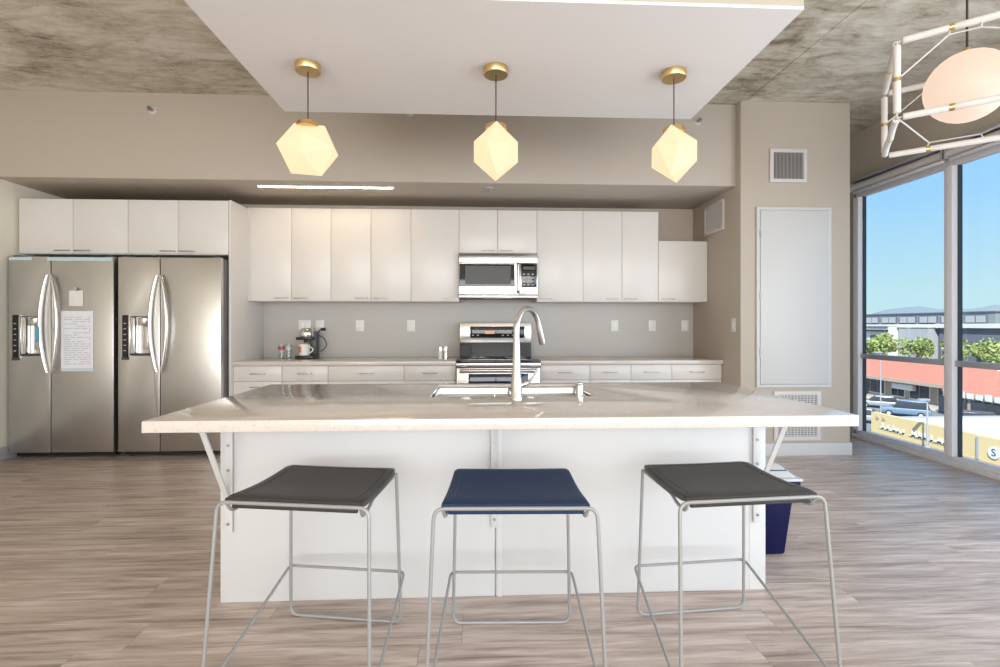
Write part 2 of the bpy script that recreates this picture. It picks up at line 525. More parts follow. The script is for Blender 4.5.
fl = struct(BX(XL - 0.15, XR + 0.15, YR - 0.15, YB + 0.15, -0.12, -0.004).build('floor', 'subfloor'), 'grey brown wood-look plank floor')
random.seed(5)
PW, GAP = 0.178, 0.0012
plank_meshes = {}
def plank_mesh(L):
    k = round(L, 3)
    if k not in plank_meshes:
        me = BX(0, k - GAP, 0, PW - GAP, -0.004, 0).mesh('plank', smooth=False)
        me.materials.append(M['floor'])
        plank_meshes[k] = me
    return plank_meshes[k]
rest = MB()
y = YR
row = 0
LEN = 1.22
while y < YB - 0.01:
    x = XL
    first = LEN * ((row * 0.37 + random.choice((0.0, 0.12, 0.2))) % 1.0)
    first = max(0.25, round(first / 0.05) * 0.05)
    L = first
    while x < XR - 0.01:
        L2 = min(L, XR - x)
        if 1.2 < y < 4.72:
            o = bpy.data.objects.new('plank', plank_mesh(L2))
            COL.objects.link(o)
            o.parent = fl
            o.location = (x, y, 0)
        else:
            rest.box(x, x + L2 - GAP, y, min(y + PW, YB) - GAP, -0.004, 0)
        x += L2
        L = LEN
    y += PW
    row += 1
rest.build('plank_field', 'floor', fl, smooth=False, kind='stuff')

ceil = struct(BX(XL - 0.15, XR + 0.15, YR - 0.15, YB + 0.15, ZC, ZC + 0.2).build('ceiling', 'concrete'), 'stained raw concrete slab ceiling')
for xs, w in ((-2.41, 0.012), (2.39, 0.014)):
    BX(xs, xs + w, 0.2, YSOF, ZC - 0.004, ZC).build('formwork_seam', 'concrete', ceil)

wb = struct(BX(XL - 0.15, XR, YB, YB + 0.15, 0, ZC).build('wall_back', 'paint'), 'greige wall behind the kitchen cabinets')
BX(-2.243, XN, YB - 0.006, YB, 0.82, 1.405).build('backsplash', 'splash', wb, label='grey painted backsplash')
struct(BX(XL - 0.15, XL, YR, YB, 0, ZC).build('wall_left', 'paint_light'), 'cream wall beside the refrigerators')
struct(BX(XN, 3.35, YCOL, YB, 0, ZC).build('wall_column', 'paint', bevel=0.004), 'greige column between the kitchen and the windows')
struct(BX(XL, XN, YSOF, YB, ZSOF, ZC).build('wall_soffit', 'paint', bevel=0.003), 'greige soffit above the upper cabinets')
wr = struct(BX(XR, XR + 0.2, YR, YB, 2.62, ZC).build('wall_right', 'paint'), 'greige header wall above the windows')
BX(XR, XR + 0.045, 4.94, YB, 0, 2.62).build('end_pier', 'paint', wr)
BX(XR, XR + 0.2, YR, -4.3, 0, 2.62).build('end_pier', 'paint', wr)
wre = struct(BX(XL, XR, YR - 0.15, YR, 2.62, ZC).build('wall_rear', 'paint_light'), 'header wall over the windows opposite the kitchen')
BX(XL, -3.7, YR - 0.15, YR, 0, 2.62).build('end_pier', 'paint_light', wre)
BX(3.6, XR, YR - 0.15, YR, 0, 2.62).build('end_pier', 'paint_light', wre)

bk = struct(BX(-1.14, 1.30, 1.90, 2.945, ZSOF + 0.012, ZC).build('ceiling_panel', 'paint'), 'dropped white ceiling panel above the island')
BX(-1.14, 1.30, 1.90, 2.945, ZSOF, ZSOF + 0.012).build('underside', 'white_ceiling', bk, label='white underside')

struct(BX(XN, 3.362, YCOL - 0.012, YCOL, 0, 0.112).box(3.35, 3.362, YCOL, YB, 0, 0.112).build('baseboard_column', 'trim', bevel=0.003), 'white baseboard round the column')
struct(BX(XL, XL + 0.014, YR, 4.56, 0, 0.112).build('baseboard_left', 'trim', bevel=0.003), 'white baseboard beside the refrigerator')

# ---- window wall on the right, and the windows opposite the kitchen
def window_wall(name, axis, fixed, edges, label, zb=0.082, zt=2.49, inw=-1):
    """axis 'y': bays along y in plane x = fixed; axis 'x': bays along x in plane y = fixed. inw: sign of the way into the room"""
    w = bpy.data.objects.new(name, None)
    COL.objects.link(w)
    struct(w, label)
    a0, a1 = edges[0], edges[-1]
    def B(mb, u0, u1, d0, d1, z0, z1):
        p, q = sorted((fixed + inw * d0, fixed + inw * d1))
        if axis == 'y': return mb.box(p, q, u0, u1, z0, z1)
        return mb.box(u0, u1, p, q, z0, z1)
    B(MB(), a0 - 0.06, a1 + 0.06, -0.05, 0.0, 0, zb).build('bottom_rail', 'alu_light', w, bevel=0.004)
    B(MB(), a0 - 0.06, a1 + 0.06, 0.0, 0.03, 0, 0.045).build('sill', 'alu_light', w, bevel=0.004)
    B(MB(), a0 - 0.06, a1 + 0.06, -0.05, 0.0, zt, 2.62).build('top_rail', 'alu_light', w, bevel=0.004)
    for i, e in enumerate(edges):
        mu = B(MB(), e - 0.036, e + 0.036, -0.045, 0.035, zb, zt).build('mullion', 'alu_light', w, bevel=0.004)
        B(MB(), e - 0.046, e - 0.036, -0.045, -0.012, zb, zt).build('gasket', 'alu_dark', mu)
        B(MB(), e + 0.036, e + 0.046, -0.045, -0.012, zb, zt).build('gasket', 'alu_dark', mu)
    for i in range(len(edges) - 1):
        b0, b1 = edges[i] + 0.036, edges[i + 1] - 0.036
        B(MB(), b0, b1, -0.045, 0.012, 0.828, 0.876).build('transom', 'alu', w, bevel=0.004)
        B(MB(), b0, b1, -0.036, -0.03, zb, 0.828).build('pane', 'glass', w, smooth=False)
        B(MB(), b0, b1, -0.036, -0.03, 0.876, zt).build('pane', 'glass', w, smooth=False)
    return w
win_edges = [4.905 - 1.0 * i for i in range(10)][::-1]
window_wall('window_1', 'y', XR, win_edges, 'aluminium framed floor to ceiling windows beside the column')
window_wall('window_2', 'x', YR, [-3.64 + 1.2 * i for i in range(7)], 'aluminium framed windows opposite the kitchen', inw=1)

# ================================================================== KITCHEN CABINETS
def bar_handle(parent, xc, y, z, w=0.125):
    mb = BX(xc - w / 2, xc + w / 2, y - 0.026, y - 0.018, z - 0.004, z + 0.004)
    mb.box(xc - w / 2, xc - w / 2 + 0.008, y - 0.02, y, z - 0.004, z + 0.004)
    mb.box(xc + w / 2 - 0.008, xc + w / 2, y - 0.02, y, z - 0.004, z + 0.004)
    return mb.build('handle', 'nickel', parent, bevel=0.001, label='slim brushed metal bar handle')

def upper(edges, z0, z1, yf, hx, label, name='upper_cabinet', cat='cabinet', group=None, yb=YB - 0.012):
    t = thing(name, label, cat, ((edges[0] + edges[-1]) / 2, (yf + yb) / 2, z0), group=group)
    BX(edges[0] + 0.0008, edges[-1] - 0.0008, yf + 0.021, yb - 0.001, z0, z1).build('body', 'cabbox', t)
    for i in range(len(edges) - 1):
        a, b = edges[i] + 0.0018, edges[i + 1] - 0.0018
        d = BX(a, b, yf, yf + 0.02, z0 + 0.006, z1 - 0.001).build('door', 'cab', t, bevel=0.0015)
        bar_handle(d, hx[i], yf, z0 + 0.028)
    return t

YU = 4.89
E_ = [-2.225, -1.827, -1.445, -1.056, -0.663, -0.189, 0.195, 0.590, 1.056, 1.453, 1.828, 2.336]
ZU0, ZU1 = 1.405, 2.317
def pair(a, b, c): return [b - 0.092, b + 0.092]
G = 'white wall cabinets above the counter'
upper(E_[0:3], ZU0, ZU1, YU, pair(*E_[0:3]), 'white two-door wall cabinet beside the tall end panel', group=G)
upper(E_[2:5], ZU0, ZU1, YU, pair(*E_[2:5]), 'white two-door wall cabinet next to a single-door one, microwave beyond', group=G)
upper(E_[4:6], ZU0, ZU1, YU, [E_[5] - 0.09], 'white single-door wall cabinet between a two-door cabinet and the microwave, coffee maker side', group=G)
upper(E_[5:8], 1.882, ZU1, YU, pair(*E_[5:8]), 'short white two-door wall cabinet directly above the microwave', group=G)
upper(E_[7:9], ZU0, ZU1, YU, [E_[7] + 0.09], 'white single-door wall cabinet against the microwave control panel side', group=G)
upper(E_[8:11], ZU0, ZU1, YU, pair(*E_[8:11]), 'white two-door wall cabinet beside the lower single-door cabinet', group=G)
upper([1.8285, 2.336], ZU0, 2.022, YU, [1.93], 'lower-topped white single-door wall cabinet in the niche corner', group=G)
BX(-2.2405, -2.2262, YU, YU + 0.3, ZU0, ZU1).build('filler_strip', 'cabbox')
tag(bpy.data.objects['filler_strip'], 'narrow white filler strip between end panel and wall cabinet', 'filler strip')

YO = 4.56
upper([-4.092, -3.627, -3.150], 1.808, 2.30, YO, [-3.627 - 0.085, -3.627 + 0.085], 'white two-door cabinet above the refrigerator with papers on its door', name='over_fridge_cabinet', group='cabinets above the refrigerators')
upper([-3.149, -2.712, -2.266], 1.808, 2.30, YO, [-2.712 - 0.085, -2.712 + 0.085], 'white two-door cabinet above the refrigerator without papers', name='over_fridge_cabinet', group='cabinets above the refrigerators')
tag(BX(-2.2635, -2.2425, YO, YB - 0.001, 0, 2.306).build('end_panel', 'cab', bevel=0.0015), 'tall white end panel between refrigerator and kitchen counter', 'panel')

YL = 4.60
CT, CB = 0.835, 0.797
def base(x0, x1, label, n=1):
    t = thing('base_cabinet', label, 'cabinet', ((x0 + x1) / 2, (YL + YB) / 2, 0), group='white base cabinets under the kitchen counter')
    BX(x0 + 0.0008, x1 - 0.0008, YL + 0.021, YB - 0.008, 0.10, CB - 0.001).build('body', 'cabbox', t)
    BX(x0 + 0.0008, x1 - 0.0008, YL + 0.07, YB - 0.05, 0.0, 0.10).build('toe_kick', 'cabbox', t)
    d = BX(x0 + 0.002, x1 - 0.002, YL, YL + 0.02, 0.652, CB - 0.006).build('drawer', 'cab', t, bevel=0.0015)
    bar_handle(d, (x0 + x1) / 2, YL, 0.722, 0.13)
    d = BX(x0 + 0.002, x1 - 0.002, YL, YL + 0.02, 0.105, 0.648).build('door', 'cab', t, bevel=0.0015)
    bar_handle(d, (x0 + x1) / 2, YL, 0.60, 0.13)
base(-2.2415, -1.804, 'white base cabinet against the tall end panel')
base(-1.804, -1.386, 'white base cabinet below the coffee maker')
base(-1.386, -0.688, 'wide white base cabinet')
base(-0.688, -0.206, 'white base cabinet on the coffee maker side of the range')
base(0.588, 1.06, 'white base cabinet touching the range, niche side')
base(1.06, 1.454, 'second white base cabinet from the range, niche side')
base(1.454, 1.85, 'second white base cabinet from the niche wall')
base(1.85, 2.336, 'white base cabinet touching the niche wall')
tag(BX(-2.2415, -0.206, 4.57, YB - 0.007, CB, CT).build('countertop', 'quartz', bevel=0.003), 'pale quartz counter slab under the coffee maker', 'countertop', 'back wall countertops')
tag(BX(0.588, 2.338, 4.57, YB - 0.007, CB, CT).build('countertop', 'quartz', bevel=0.003), 'pale quartz counter slab between range and niche wall', 'countertop', 'back wall countertops')

# ================================================================== REFRIGERATORS
def fridge(x0, xs, x1, label, papers):
    YF = 4.46
    t = thing('refrigerator', label, 'refrigerator', ((x0 + x1) / 2, 4.85, 0), group='stainless side-by-side refrigerators')
    BX(x0 + 0.004, x1 - 0.004, YF + 0.075, 5.20, 0.035, 1.765).build('case', 'fridge_side', t, bevel=0.004)
    BX(x0 + 0.02, x1 - 0.02, YF + 0.06, YF + 0.09, 0.012, 0.06).build('kick_grille', 'black', t)
    for fx in (x0 + 0.07, x1 - 0.07):
        MB().cyl((fx, YF + 0.08, 0), (fx, YF + 0.08, 0.036), 0.018).build('foot', 'black', t)
        MB().cyl((fx, 5.1, 0), (fx, 5.1, 0.036), 0.018).build('foot', 'black', t)
    hx0, hx1, hz0, hz1 = x0 + 0.105, xs - 0.085, 0.90, 1.245
    fd = holed_slab(x0, xs - 0.003, 0.052, 1.768, hx0, hx1, hz0, hz1, YF, YF + 0.072, 'y', YF + 0.058).build('freezer_door', 'steel', t, bevel=0.005)
    d2 = BX(xs + 0.003, x1, YF, YF + 0.072, 0.052, 1.768).build('fridge_door', 'steel', t, bevel=0.006)
    BX(xs - 0.0029, xs + 0.0029, YF + 0.03, YF + 0.06, 0.06, 1.76).build('door_gasket', 'black', t)
    for q, d in ((x0 + 0.05, fd), (x1 - 0.05, d2)):
        BX(q - 0.03, q + 0.03, YF + 0.02, YF + 0.12, 1.768, 1.782).build('hinge_cover', 'darkgrey', t, bevel=0.003)
    # dispenser
    dp = BX(x0 + 0.038, hx0 - 0.012, YF - 0.006, YF + 0.004, 0.885, 1.258).build('dispenser_panel', 'blackglass', t, bevel=0.003, label='black touch panel of the ice and water dispenser')
    for k in range(6):
        z = 0.94 + k * 0.048
        BX(x0 + 0.052, x0 + 0.072, YF - 0.0068, YF - 0.0058, z, z + 0.008).build('icon', 'button', dp)
    BX(x0 + 0.03, hx0 - 0.008, YF - 0.002, YF + 0.003, 0.862, 0.886).build('name_plate', 'darkgrey', t)
    BX(hx0 - 0.012, hx0, YF - 0.008, YF + 0.01, 0.885, 1.258).build('dispenser_trim', 'handle', t, bevel=0.003)
    BX(hx0 + 0.004, hx0 + 0.03, YF + 0.01, YF + 0.057, 0.905, 1.24).build('dispenser_column', 'handle', t, bevel=0.01)
    sp = MB().lathe([(0.045, 0), (0.052, 0.01), (0.052, 0.06), (0.03, 0.075)], (hx1 - 0.055, YF + 0.025, 1.165), 20).build('ice_spout', 'handle', t)
    BX(hx1 - 0.08, hx1 - 0.035, YF + 0.03, YF + 0.05, 0.955, 1.165).build('dispenser_paddle', 'handle', t, bevel=0.004)
    BX(hx0 + 0.002, hx1 - 0.002, YF + 0.002, YF + 0.057, 0.902, 0.918).build('drip_tray', 'darkgrey', t, bevel=0.002)
    # bowed handles
    for sgn, d in ((-1, fd), (1, d2)):
        path = []
        N = 22
        for i in range(N + 1):
            u = i / N
            b = math.sin(PI * u)
            path.append((xs + sgn * (0.020 + 0.052 * b ** 0.9), YF - 0.014 - 0.016 * b ** 0.6, 0.755 + 0.85 * u))
        mb = MB().tube(path, 0.0145, 12)
        for z in (0.775, 1.585):
            mb.cyl((xs + sgn * 0.024, YF, z), (xs + sgn * 0.026, YF - 0.024, z), 0.012)
        h = mb.build('handle', 'handle', d, label='bowed polished door handle')
        if papers and sgn < 0:
            sx = path[9][0]
            BX(sx - 0.013, sx + 0.013, path[9][1] - 0.018, path[9][1] - 0.0145, 1.02, 1.16).build('sticker', 'bluesticker', t, bevel=0.001, label='blue sticker wrapped on the handle')
    if papers:
        BX(xs - 0.03, x1 - 0.012, YF - 0.0022, YF + 0.0, 1.732, 1.762).build('protective_film', 'bluetape', t, label='pale blue film strip along the top edge')
        BX(x0 + 0.01, x0 + 0.20, YF - 0.0022, YF + 0.0, 1.735, 1.762).build('protective_film', 'bluetape', t)
    return t
fridge(-4.092, -3.735, -3.205, 'stainless side-by-side refrigerator with papers stuck on its door', True)
fridge(-3.166, -2.807, -2.282, 'stainless side-by-side refrigerator beside the tall end panel', False)

nt_ = thing('paper_sheet', 'large printed white sheet stuck on the refrigerator door', 'paper', (-3.505, 4.457, 0.766))
BX(-3.645, -3.372, 4.4555, 4.4585, 0.766, 1.293).build('sheet', 'paper', nt_)
ink = MB()
random.seed(3)
for i in range(22):
    z = 1.235 - i * 0.0195
    x = -3.62
    while x < -3.40:
        w = random.uniform(0.02, 0.075)
        if random.random() < 0.8:
            ink.box(x, min(x + w, -3.395), 4.4549, 4.4556, z, z + 0.006)
        x += w + 0.012
ink.build('print', 'ink', nt_, smooth=False, kind='stuff')
BX(-3.640, -3.377, 4.4548, 4.4556, 0.772, 0.790).build('bottom_strip', 'bluetape', nt_)
n2 = thing('paper_note', 'small white note held by a magnet above the printed sheet', 'paper', (-3.515, 4.457, 1.337))
BX(-3.577, -3.458, 4.4555, 4.4585, 1.337, 1.472).build('sheet', 'ceramic', n2)
MB().cyl((-3.515, 4.4555, 1.488), (-3.515, 4.442, 1.488), 0.013).cyl((-3.515, 4.4555, 1.470), (-3.515, 4.448, 1.470), 0.006).build('magnet', 'greyplastic', n2)

# ================================================================== MICROWAVE
def microwave():
    x0, x1, z0, z1, yf = -0.187, 0.588, 1.437, 1.878, 4.835
    t = thing('microwave', 'stainless microwave mounted above the range under short cabinet doors', 'microwave', ((x0 + x1) / 2, 5.0, z0))
    BX(x0, x1, yf + 0.03, YB - 0.001, z0 + 0.012, z1).build('case', 'steel_h', t, bevel=0.003)
    BX(x0 + 0.02, x1 - 0.02, yf + 0.05, YB - 0.05, z0, z0 + 0.014).build('bottom_plate', 'darkgrey', t)
    BX(x0 + 0.23, x1 - 0.25, yf + 0.07, yf + 0.13, z0 - 0.003, z0 + 0.002).build('cooktop_lamp_lens', 'greyplastic', t)
    BX(x0, x1, yf, yf + 0.03, z1 - 0.095, z1 - 0.002).build('vent_panel', 'steel_h', t, bevel=0.003)
    xd = x0 + 0.595
    d = holed_slab(x0, xd, z0 + 0.03, z1 - 0.097, x0 + 0.002, xd - 0.045, z0 + 0.115, z1 - 0.105, yf - 0.004, yf + 0.03, 'y', yf + 0.004).build('door', 'steel_h', t, bevel=0.002)
    BX(x0 + 0.004, xd - 0.047, yf - 0.002, yf + 0.003, z0 + 0.117, z1 - 0.107).build('door_glass', 'blackglass', d)
    BX(x0 + 0.062, xd - 0.085, yf - 0.0032, yf - 0.0018, z0 + 0.135, z1 - 0.125).build('mesh_window', 'darkgrey', d)
    hx = xd - 0.012
    mb = MB().tube([(hx, yf - 0.004, z0 + 0.055), (hx, yf - 0.042, z0 + 0.075), (hx, yf - 0.045, z0 + 0.2), (hx, yf - 0.042, z1 - 0.12), (hx, yf - 0.004, z1 - 0.10)], 0.012, 12)
    mb.build('handle', 'handle', d, label='vertical bar handle')
    c = BX(xd + 0.003, x1, yf - 0.004, yf + 0.03, z0 + 0.03, z1 - 0.097).build('control_panel', 'steel_h', t, bevel=0.002)
    BX(xd + 0.018, x1 - 0.006, yf - 0.007, yf - 0.003, z0 + 0.105, z1 - 0.105).build('keypad', 'blackglass', c, bevel=0.001)
    BX(xd + 0.035, x1 - 0.025, yf - 0.0085, yf - 0.0065, z1 - 0.16, z1 - 0.13).build('display', 'darkgrey', c)
    for i in range(4):
        for j in range(3):
            bx = xd + 0.036 + j * 0.043
            bz = z0 + 0.125 + i * 0.034
            BX(bx, bx + 0.022, yf - 0.0085, yf - 0.0065, bz, bz + 0.013).build('button', 'button', c)
    BX(x0, x1, yf - 0.002, yf + 0.03, z0 + 0.004, z0 + 0.029).build('lower_trim', 'steel_h', t, bevel=0.002)
microwave()

# ================================================================== RANGE
def cook_range():
    x0, x1, yf = -0.203, 0.585, 4.575
    t = thing('range', 'stainless electric range with black glass cooktop', 'range', ((x0 + x1) / 2, 4.9, 0))
    BX(x0 + 0.004, x1 - 0.004, yf + 0.04, 5.20, 0.04, 0.815).build('case', 'darkgrey', t)
    for fx in (x0 + 0.05, x1 - 0.05):
        for fy in (yf + 0.09, 5.14):
            MB().cyl((fx, fy, 0), (fx, fy, 0.045), 0.018).build('foot', 'black', t)
    ck = BX(x0, x1, yf + 0.005, 5.13, 0.815, 0.842).build('cooktop', 'blackglass', t, bevel=0.004)
    for (bx, by, r) in ((0.0, 4.76, 0.10), (0.38, 4.76, 0.085), (0.0, 5.0, 0.075), (0.38, 5.0, 0.10)):
        ring = [(bx + r * math.cos(2 * PI * i / 40), by + r * math.sin(2 * PI * i / 40), 0.8425) for i in range(40)]
        MB().tube(ring, 0.0015, 6, True).build('burner_ring', 'greyplastic', ck)
    BX(x0, x1, yf - 0.012, yf + 0.04, 0.778, 0.816).build('front_rail', 'steel_h', t, bevel=0.004)
    d = BX(x0 + 0.003, x1 - 0.003, yf - 0.012, yf + 0.035, 0.25, 0.772).build('oven_door', 'steel', t, bevel=0.006)
    BX(x0 + 0.115, x1 - 0.115, yf - 0.0145, yf - 0.011, 0.38, 0.715).build('oven_window', 'ovenglass', d, bevel=0.001)
    mb = MB().tube([(x0 + 0.035, yf - 0.06, 0.748), (x1 - 0.035, yf - 0.06, 0.748)], 0.017, 16)
    for q in (x0 + 0.06, x1 - 0.06):
        mb.box(q - 0.028, q + 0.028, yf - 0.058, yf - 0.012, 0.728, 0.768)
    mb.build('handle', 'handle', d, bevel=0.002, label='round bar oven handle')
    dr = BX(x0 + 0.003, x1 - 0.003, yf - 0.012, yf + 0.035, 0.055, 0.243).build('storage_drawer', 'steel', t, bevel=0.005)
    # backguard
    g = MB().prism([(5.07, 0.842), (5.12, 1.01), (5.12, 1.19), (5.19, 1.19), (5.19, 0.842)], 'x', x0 + 0.015, x1 - 0.03).build('backguard', 'black', t, bevel=0.003)
    BX(x0 + 0.015, x1 - 0.03, 5.095, 5.121, 0.985, 1.192).build('control_fascia', 'steel_h', t, bevel=0.003)
    k = BX(x0 + 0.12, x1 - 0.10, 5.090, 5.096, 1.035, 1.155).build('control_glass', 'blackglass', t, bevel=0.001)
    BX(x0 + 0.275, x0 + 0.375, 5.0885, 5.0905, 1.078, 1.108).build('clock_glare', 'display', k, label='clock display with the pendant reflection painted as an amber glow')
    for i in range(10):
        for j in range(2):
            bx = x0 + 0.14 + i * 0.052
            if 0.24 < bx - x0 < 0.41: continue
            bz = 1.058 + j * 0.05
            BX(bx, bx + 0.018, 5.0885, 5.0905, bz, bz + 0.011).build('key_print', 'button', k)
    for sx in (x0 + 0.02, x1 - 0.17):
        MB().prism([(5.052, 0.86), (5.068, 0.865), (5.092, 0.955), (5.08, 0.955)], 'x', sx, sx + 0.11).build('vent_trim', 'darkgrey', t)
cook_range()

# ================================================================== COUNTER ITEMS
def coffee():
    t = thing('coffee_maker', 'black single-serve coffee maker with silver lid on counter', 'coffee maker', (-1.715, 5.02, CT))
    x0, x1 = -1.81, -1.635
    BX(x0, x1, 4.93, 5.14, CT, CT + 0.03).build('base', 'black', t, bevel=0.006)
    BX(x0 + 0.10, x1, 5.03, 5.14, CT + 0.03, CT + 0.27).build('column', 'darkgrey', t, bevel=0.01)
    BX(x0, x0 + 0.165, 4.95, 5.14, CT + 0.185, CT + 0.215).build('brew_head', 'black', t, bevel=0.008)
    MB().lathe([(0.066, 0.0), (0.07, 0.01), (0.07, 0.05), (0.066, 0.06), (0.06, 0.075), (0.045, 0.09)], (x0 + 0.085, 5.03, CT + 0.213), 28).build('lid', 'chrome', t)
    MB().lathe([(0.02, 0), (0.022, 0.03)], (x0 + 0.085, 5.0, CT + 0.158), 16).build('spout', 'black', t)
    p = [(x1 + 0.0, 5.12, CT + 0.23), (x1 + 0.05, 5.13, CT + 0.20), (x1 + 0.075, 5.14, CT + 0.13), (x1 + 0.05, 5.14, CT + 0.09), (x1 + 0.012, 5.13, CT + 0.06)]
    MB().tube(roundpath(p, 0.04), 0.0045, 8).build('power_cord', 'blackcord', t)
    q = [(x1 - 0.02, 5.13, CT + 0.25), (x1 + 0.0, 5.17, CT + 0.285), (x1 + 0.03, 5.205, CT + 0.29)]
    MB().tube(q, 0.006, 8).box(x1 + 0.0, x1 + 0.035, 5.185, 5.223, CT + 0.275, CT + 0.305).build('plug', 'blackcord', t)
coffee()
mug = thing('mug', 'white mug with orange print under the coffee maker spout', 'mug', (-1.735, 4.985, CT + 0.031))
MB().lathe([(0.046, 0), (0.05, 0.004), (0.054, 0.11), (0.05, 0.11), (0.046, 0.012)], (-1.735, 4.985, CT + 0.031), 28).build('cup', 'ceramic', mug)
hp = [(-1.735 + 0.05 + 0.034 * math.sin(PI * i / 10), 4.985, CT + 0.031 + 0.022 + 0.068 * i / 10) for i in range(11)]
MB().tube(hp, 0.0065, 8).build('handle', 'ceramic', mug)
pr = MB()
for i in range(6):
    a0, a1 = math.radians(200 + i * 9), math.radians(209 + i * 9)
    r0, r1 = 0.0535, 0.0545
    v = []
    for a in (a0, a1):
        for z in (0.03, 0.09):
            v.append((-1.735 + (r0 + (z - 0.03) * 0.04) * math.cos(a), 4.985 + (r0 + (z - 0.03) * 0.04) * math.sin(a), CT + 0.031 + z))
    pr.add(v, [(0, 2, 3, 1)])
pr.build('print', 'orange', mug)

for gx, lab, red in ((-1.965, 'clear drinking glass with red band near the coffee maker', True), (-1.895, 'plain clear drinking glass touching the coffee maker side', False)):
    g = thing('drinking_glass', lab, 'glass', (gx, 5.0, CT))
    MB().lathe([(0.026, 0), (0.028, 0.002), (0.033, 0.14), (0.031, 0.14), (0.026, 0.008)], (gx, 5.0, CT), 20).build('tumbler', 'clearglass', g)
    MB().lathe([(0.0335, 0.09), (0.0345, 0.09), (0.0345, 0.118), (0.0335, 0.118)], (gx, 5.0, CT), 20, False, False).build('band', 'red' if red else 'greyplastic', g)

for sx, lab, m2 in ((-0.372, 'white-sided steel shaker near the range', 'porcelain'), (-0.318, 'dark-sided steel shaker next to the range', 'darkgrey')):
    s = thing('shaker', lab, 'shaker', (sx, 4.86, CT))
    MB().lathe([(0.021, 0), (0.021, 0.075), (0.019, 0.08)], (sx, 4.86, CT), 20).build('jar', m2 if m2 == 'porcelain' else 'chrome', s)
    MB().lathe([(0.0215, 0.0), (0.0225, 0.03), (0.018, 0.05), (0.008, 0.055)], (sx, 4.86, CT + 0.078), 20).build('cap', 'chrome', s)

# ================================================================== OUTLETS AND SWITCHES
def plate(xc, w, label, kind, group='white wall plates on the backsplash'):
    y = YB - 0.006
    z0, z1 = 1.102, 1.222
    t = thing('wall_plate', label, 'wall plate', (xc, y, z0), group=group)
    BX(xc - w / 2, xc + w / 2, y - 0.006, y, z0, z1).build('cover', 'plate', t, bevel=0.003)
    n = 2 if w > 0.1 else 1
    for i in range(n):
        cx = xc + (i - (n - 1) / 2) * 0.046
        if kind == 'switch':
            BX(cx - 0.017, cx + 0.017, y - 0.010, y - 0.005, z0 + 0.027, z1 - 0.027).build('rocker', 'ceramic', t, bevel=0.002)
        else:
            for cz in (z0 + 0.038, z1 - 0.038):
                r = BX(cx - 0.017, cx + 0.017, y - 0.009, y - 0.005, cz - 0.015, cz + 0.015).build('receptacle', 'ceramic', t, bevel=0.003)
                for sx in (-0.007, 0.005):
                    BX(cx + sx, cx + sx + 0.0025, y - 0.0096, y - 0.0088, cz - 0.004, cz + 0.008).build('slot', 'slot', r)
plate(-1.818, 0.128, 'wide double wall plate above the coffee maker', 'switch')
plate(-1.66, 0.088, 'outlet plate with the coffee maker plug in it', 'outlet')
plate(-1.246, 0.088, 'outlet plate next beyond the coffee maker plug outlet', 'outlet')
plate(-0.71, 0.085, 'outlet plate between coffee maker and range, next to the range', 'outlet')
plate(1.475, 0.08, 'blank-looking switch plate nearest the range on the niche side', 'switch')
plate(1.887, 0.08, 'outlet plate with dark sockets on the niche side of the range', 'outlet')
plate(2.247, 0.08, 'switch plate in the backsplash corner by the niche wall', 'switch')
sp_ = thing('light_switch', 'white light switch on the niche side wall of the column', 'light switch', (XN, 4.39, 1.10))
BX(XN - 0.006, XN, 4.352, 4.432, 1.108, 1.233).build('cover', 'plate', sp_, bevel=0.003)
BX(XN - 0.010, XN - 0.005, 4.376, 4.408, 1.135, 1.206).build('rocker', 'ceramic', sp_, bevel=0.002)

# ================================================================== VENTS AND ACCESS PANEL
def vent_front(name, x0, x1, z0, z1, label, vertical, n, fw=0.032):
    y = YCOL
    t = thing(name, label, 'vent', ((x0 + x1) / 2, y, z0))
    holed_slab(x0, x1, z0, z1, x0 + fw, x1 - fw, z0 + fw, z1 - fw, y - 0.018, y, 'y').build('frame', 'vent', t, bevel=0.002)
    BX(x0 + fw, x1 - fw, y - 0.003, y - 0.0005, z0 + fw, z1 - fw).build('backing', 'ventdark', t)
    mb = MB()
    if vertical:
        st = (x1 - x0 - 2 * fw) / n
        for i in range(n):
            a = x0 + fw + (i + 0.15) * st
            mb.hexa([(a, y - 0.014, z0 + fw), (a + 0.003, y - 0.014, z0 + fw), (a + st * 0.62, y - 0.004, z0 + fw), (a + st * 0.62 - 0.003, y - 0.004, z0 + fw),
                     (a, y - 0.014, z1 - fw), (a + 0.003, y - 0.014, z1 - fw), (a + st * 0.62, y - 0.004, z1 - fw), (a + st * 0.62 - 0.003, y - 0.004, z1 - fw)])
    else:
        st = (z1 - z0 - 2 * fw) / n
        for i in range(n):
            a = z0 + fw + (i + 0.2) * st
            mb.box(x0 + fw, x1 - fw, y - 0.012, y - 0.006, a, a + st * 0.5)
        for k in range(1, 12):
            q = x0 + fw + (x1 - x0 - 2 * fw) * k / 12
            mb.box(q - 0.003, q + 0.003, y - 0.014, y - 0.004, z0 + fw, z1 - fw)
    mb.build('louvers', 'vent', t, kind='stuff')
vent_front('air_vent', 2.60, 2.941, 2.444, 2.744, 'square white air vent high on the column above the access panel', True, 22)
vent_front('return_grille', 2.637, 3.07, 0.137, 0.58, 'white return air grille low on the column below the access panel', False, 22, 0.036)
nv = thing('air_vent', 'white air vent on the niche side wall above the short cabinet', 'vent', (XN, 4.75, 2.08))
def P(y, z, x): return (x, y, z)
fr_ = MB()
y0, y1, z0, z1, fw = 4.555, 4.945, 2.08, 2.372, 0.03
out = [(y0, z0), (y1, z0), (y1, z1), (y0, z1)]
inn = [(y0 + fw, z0 + fw), (y1 - fw, z0 + fw), (y1 - fw, z1 - fw), (y0 + fw, z1 - fw)]
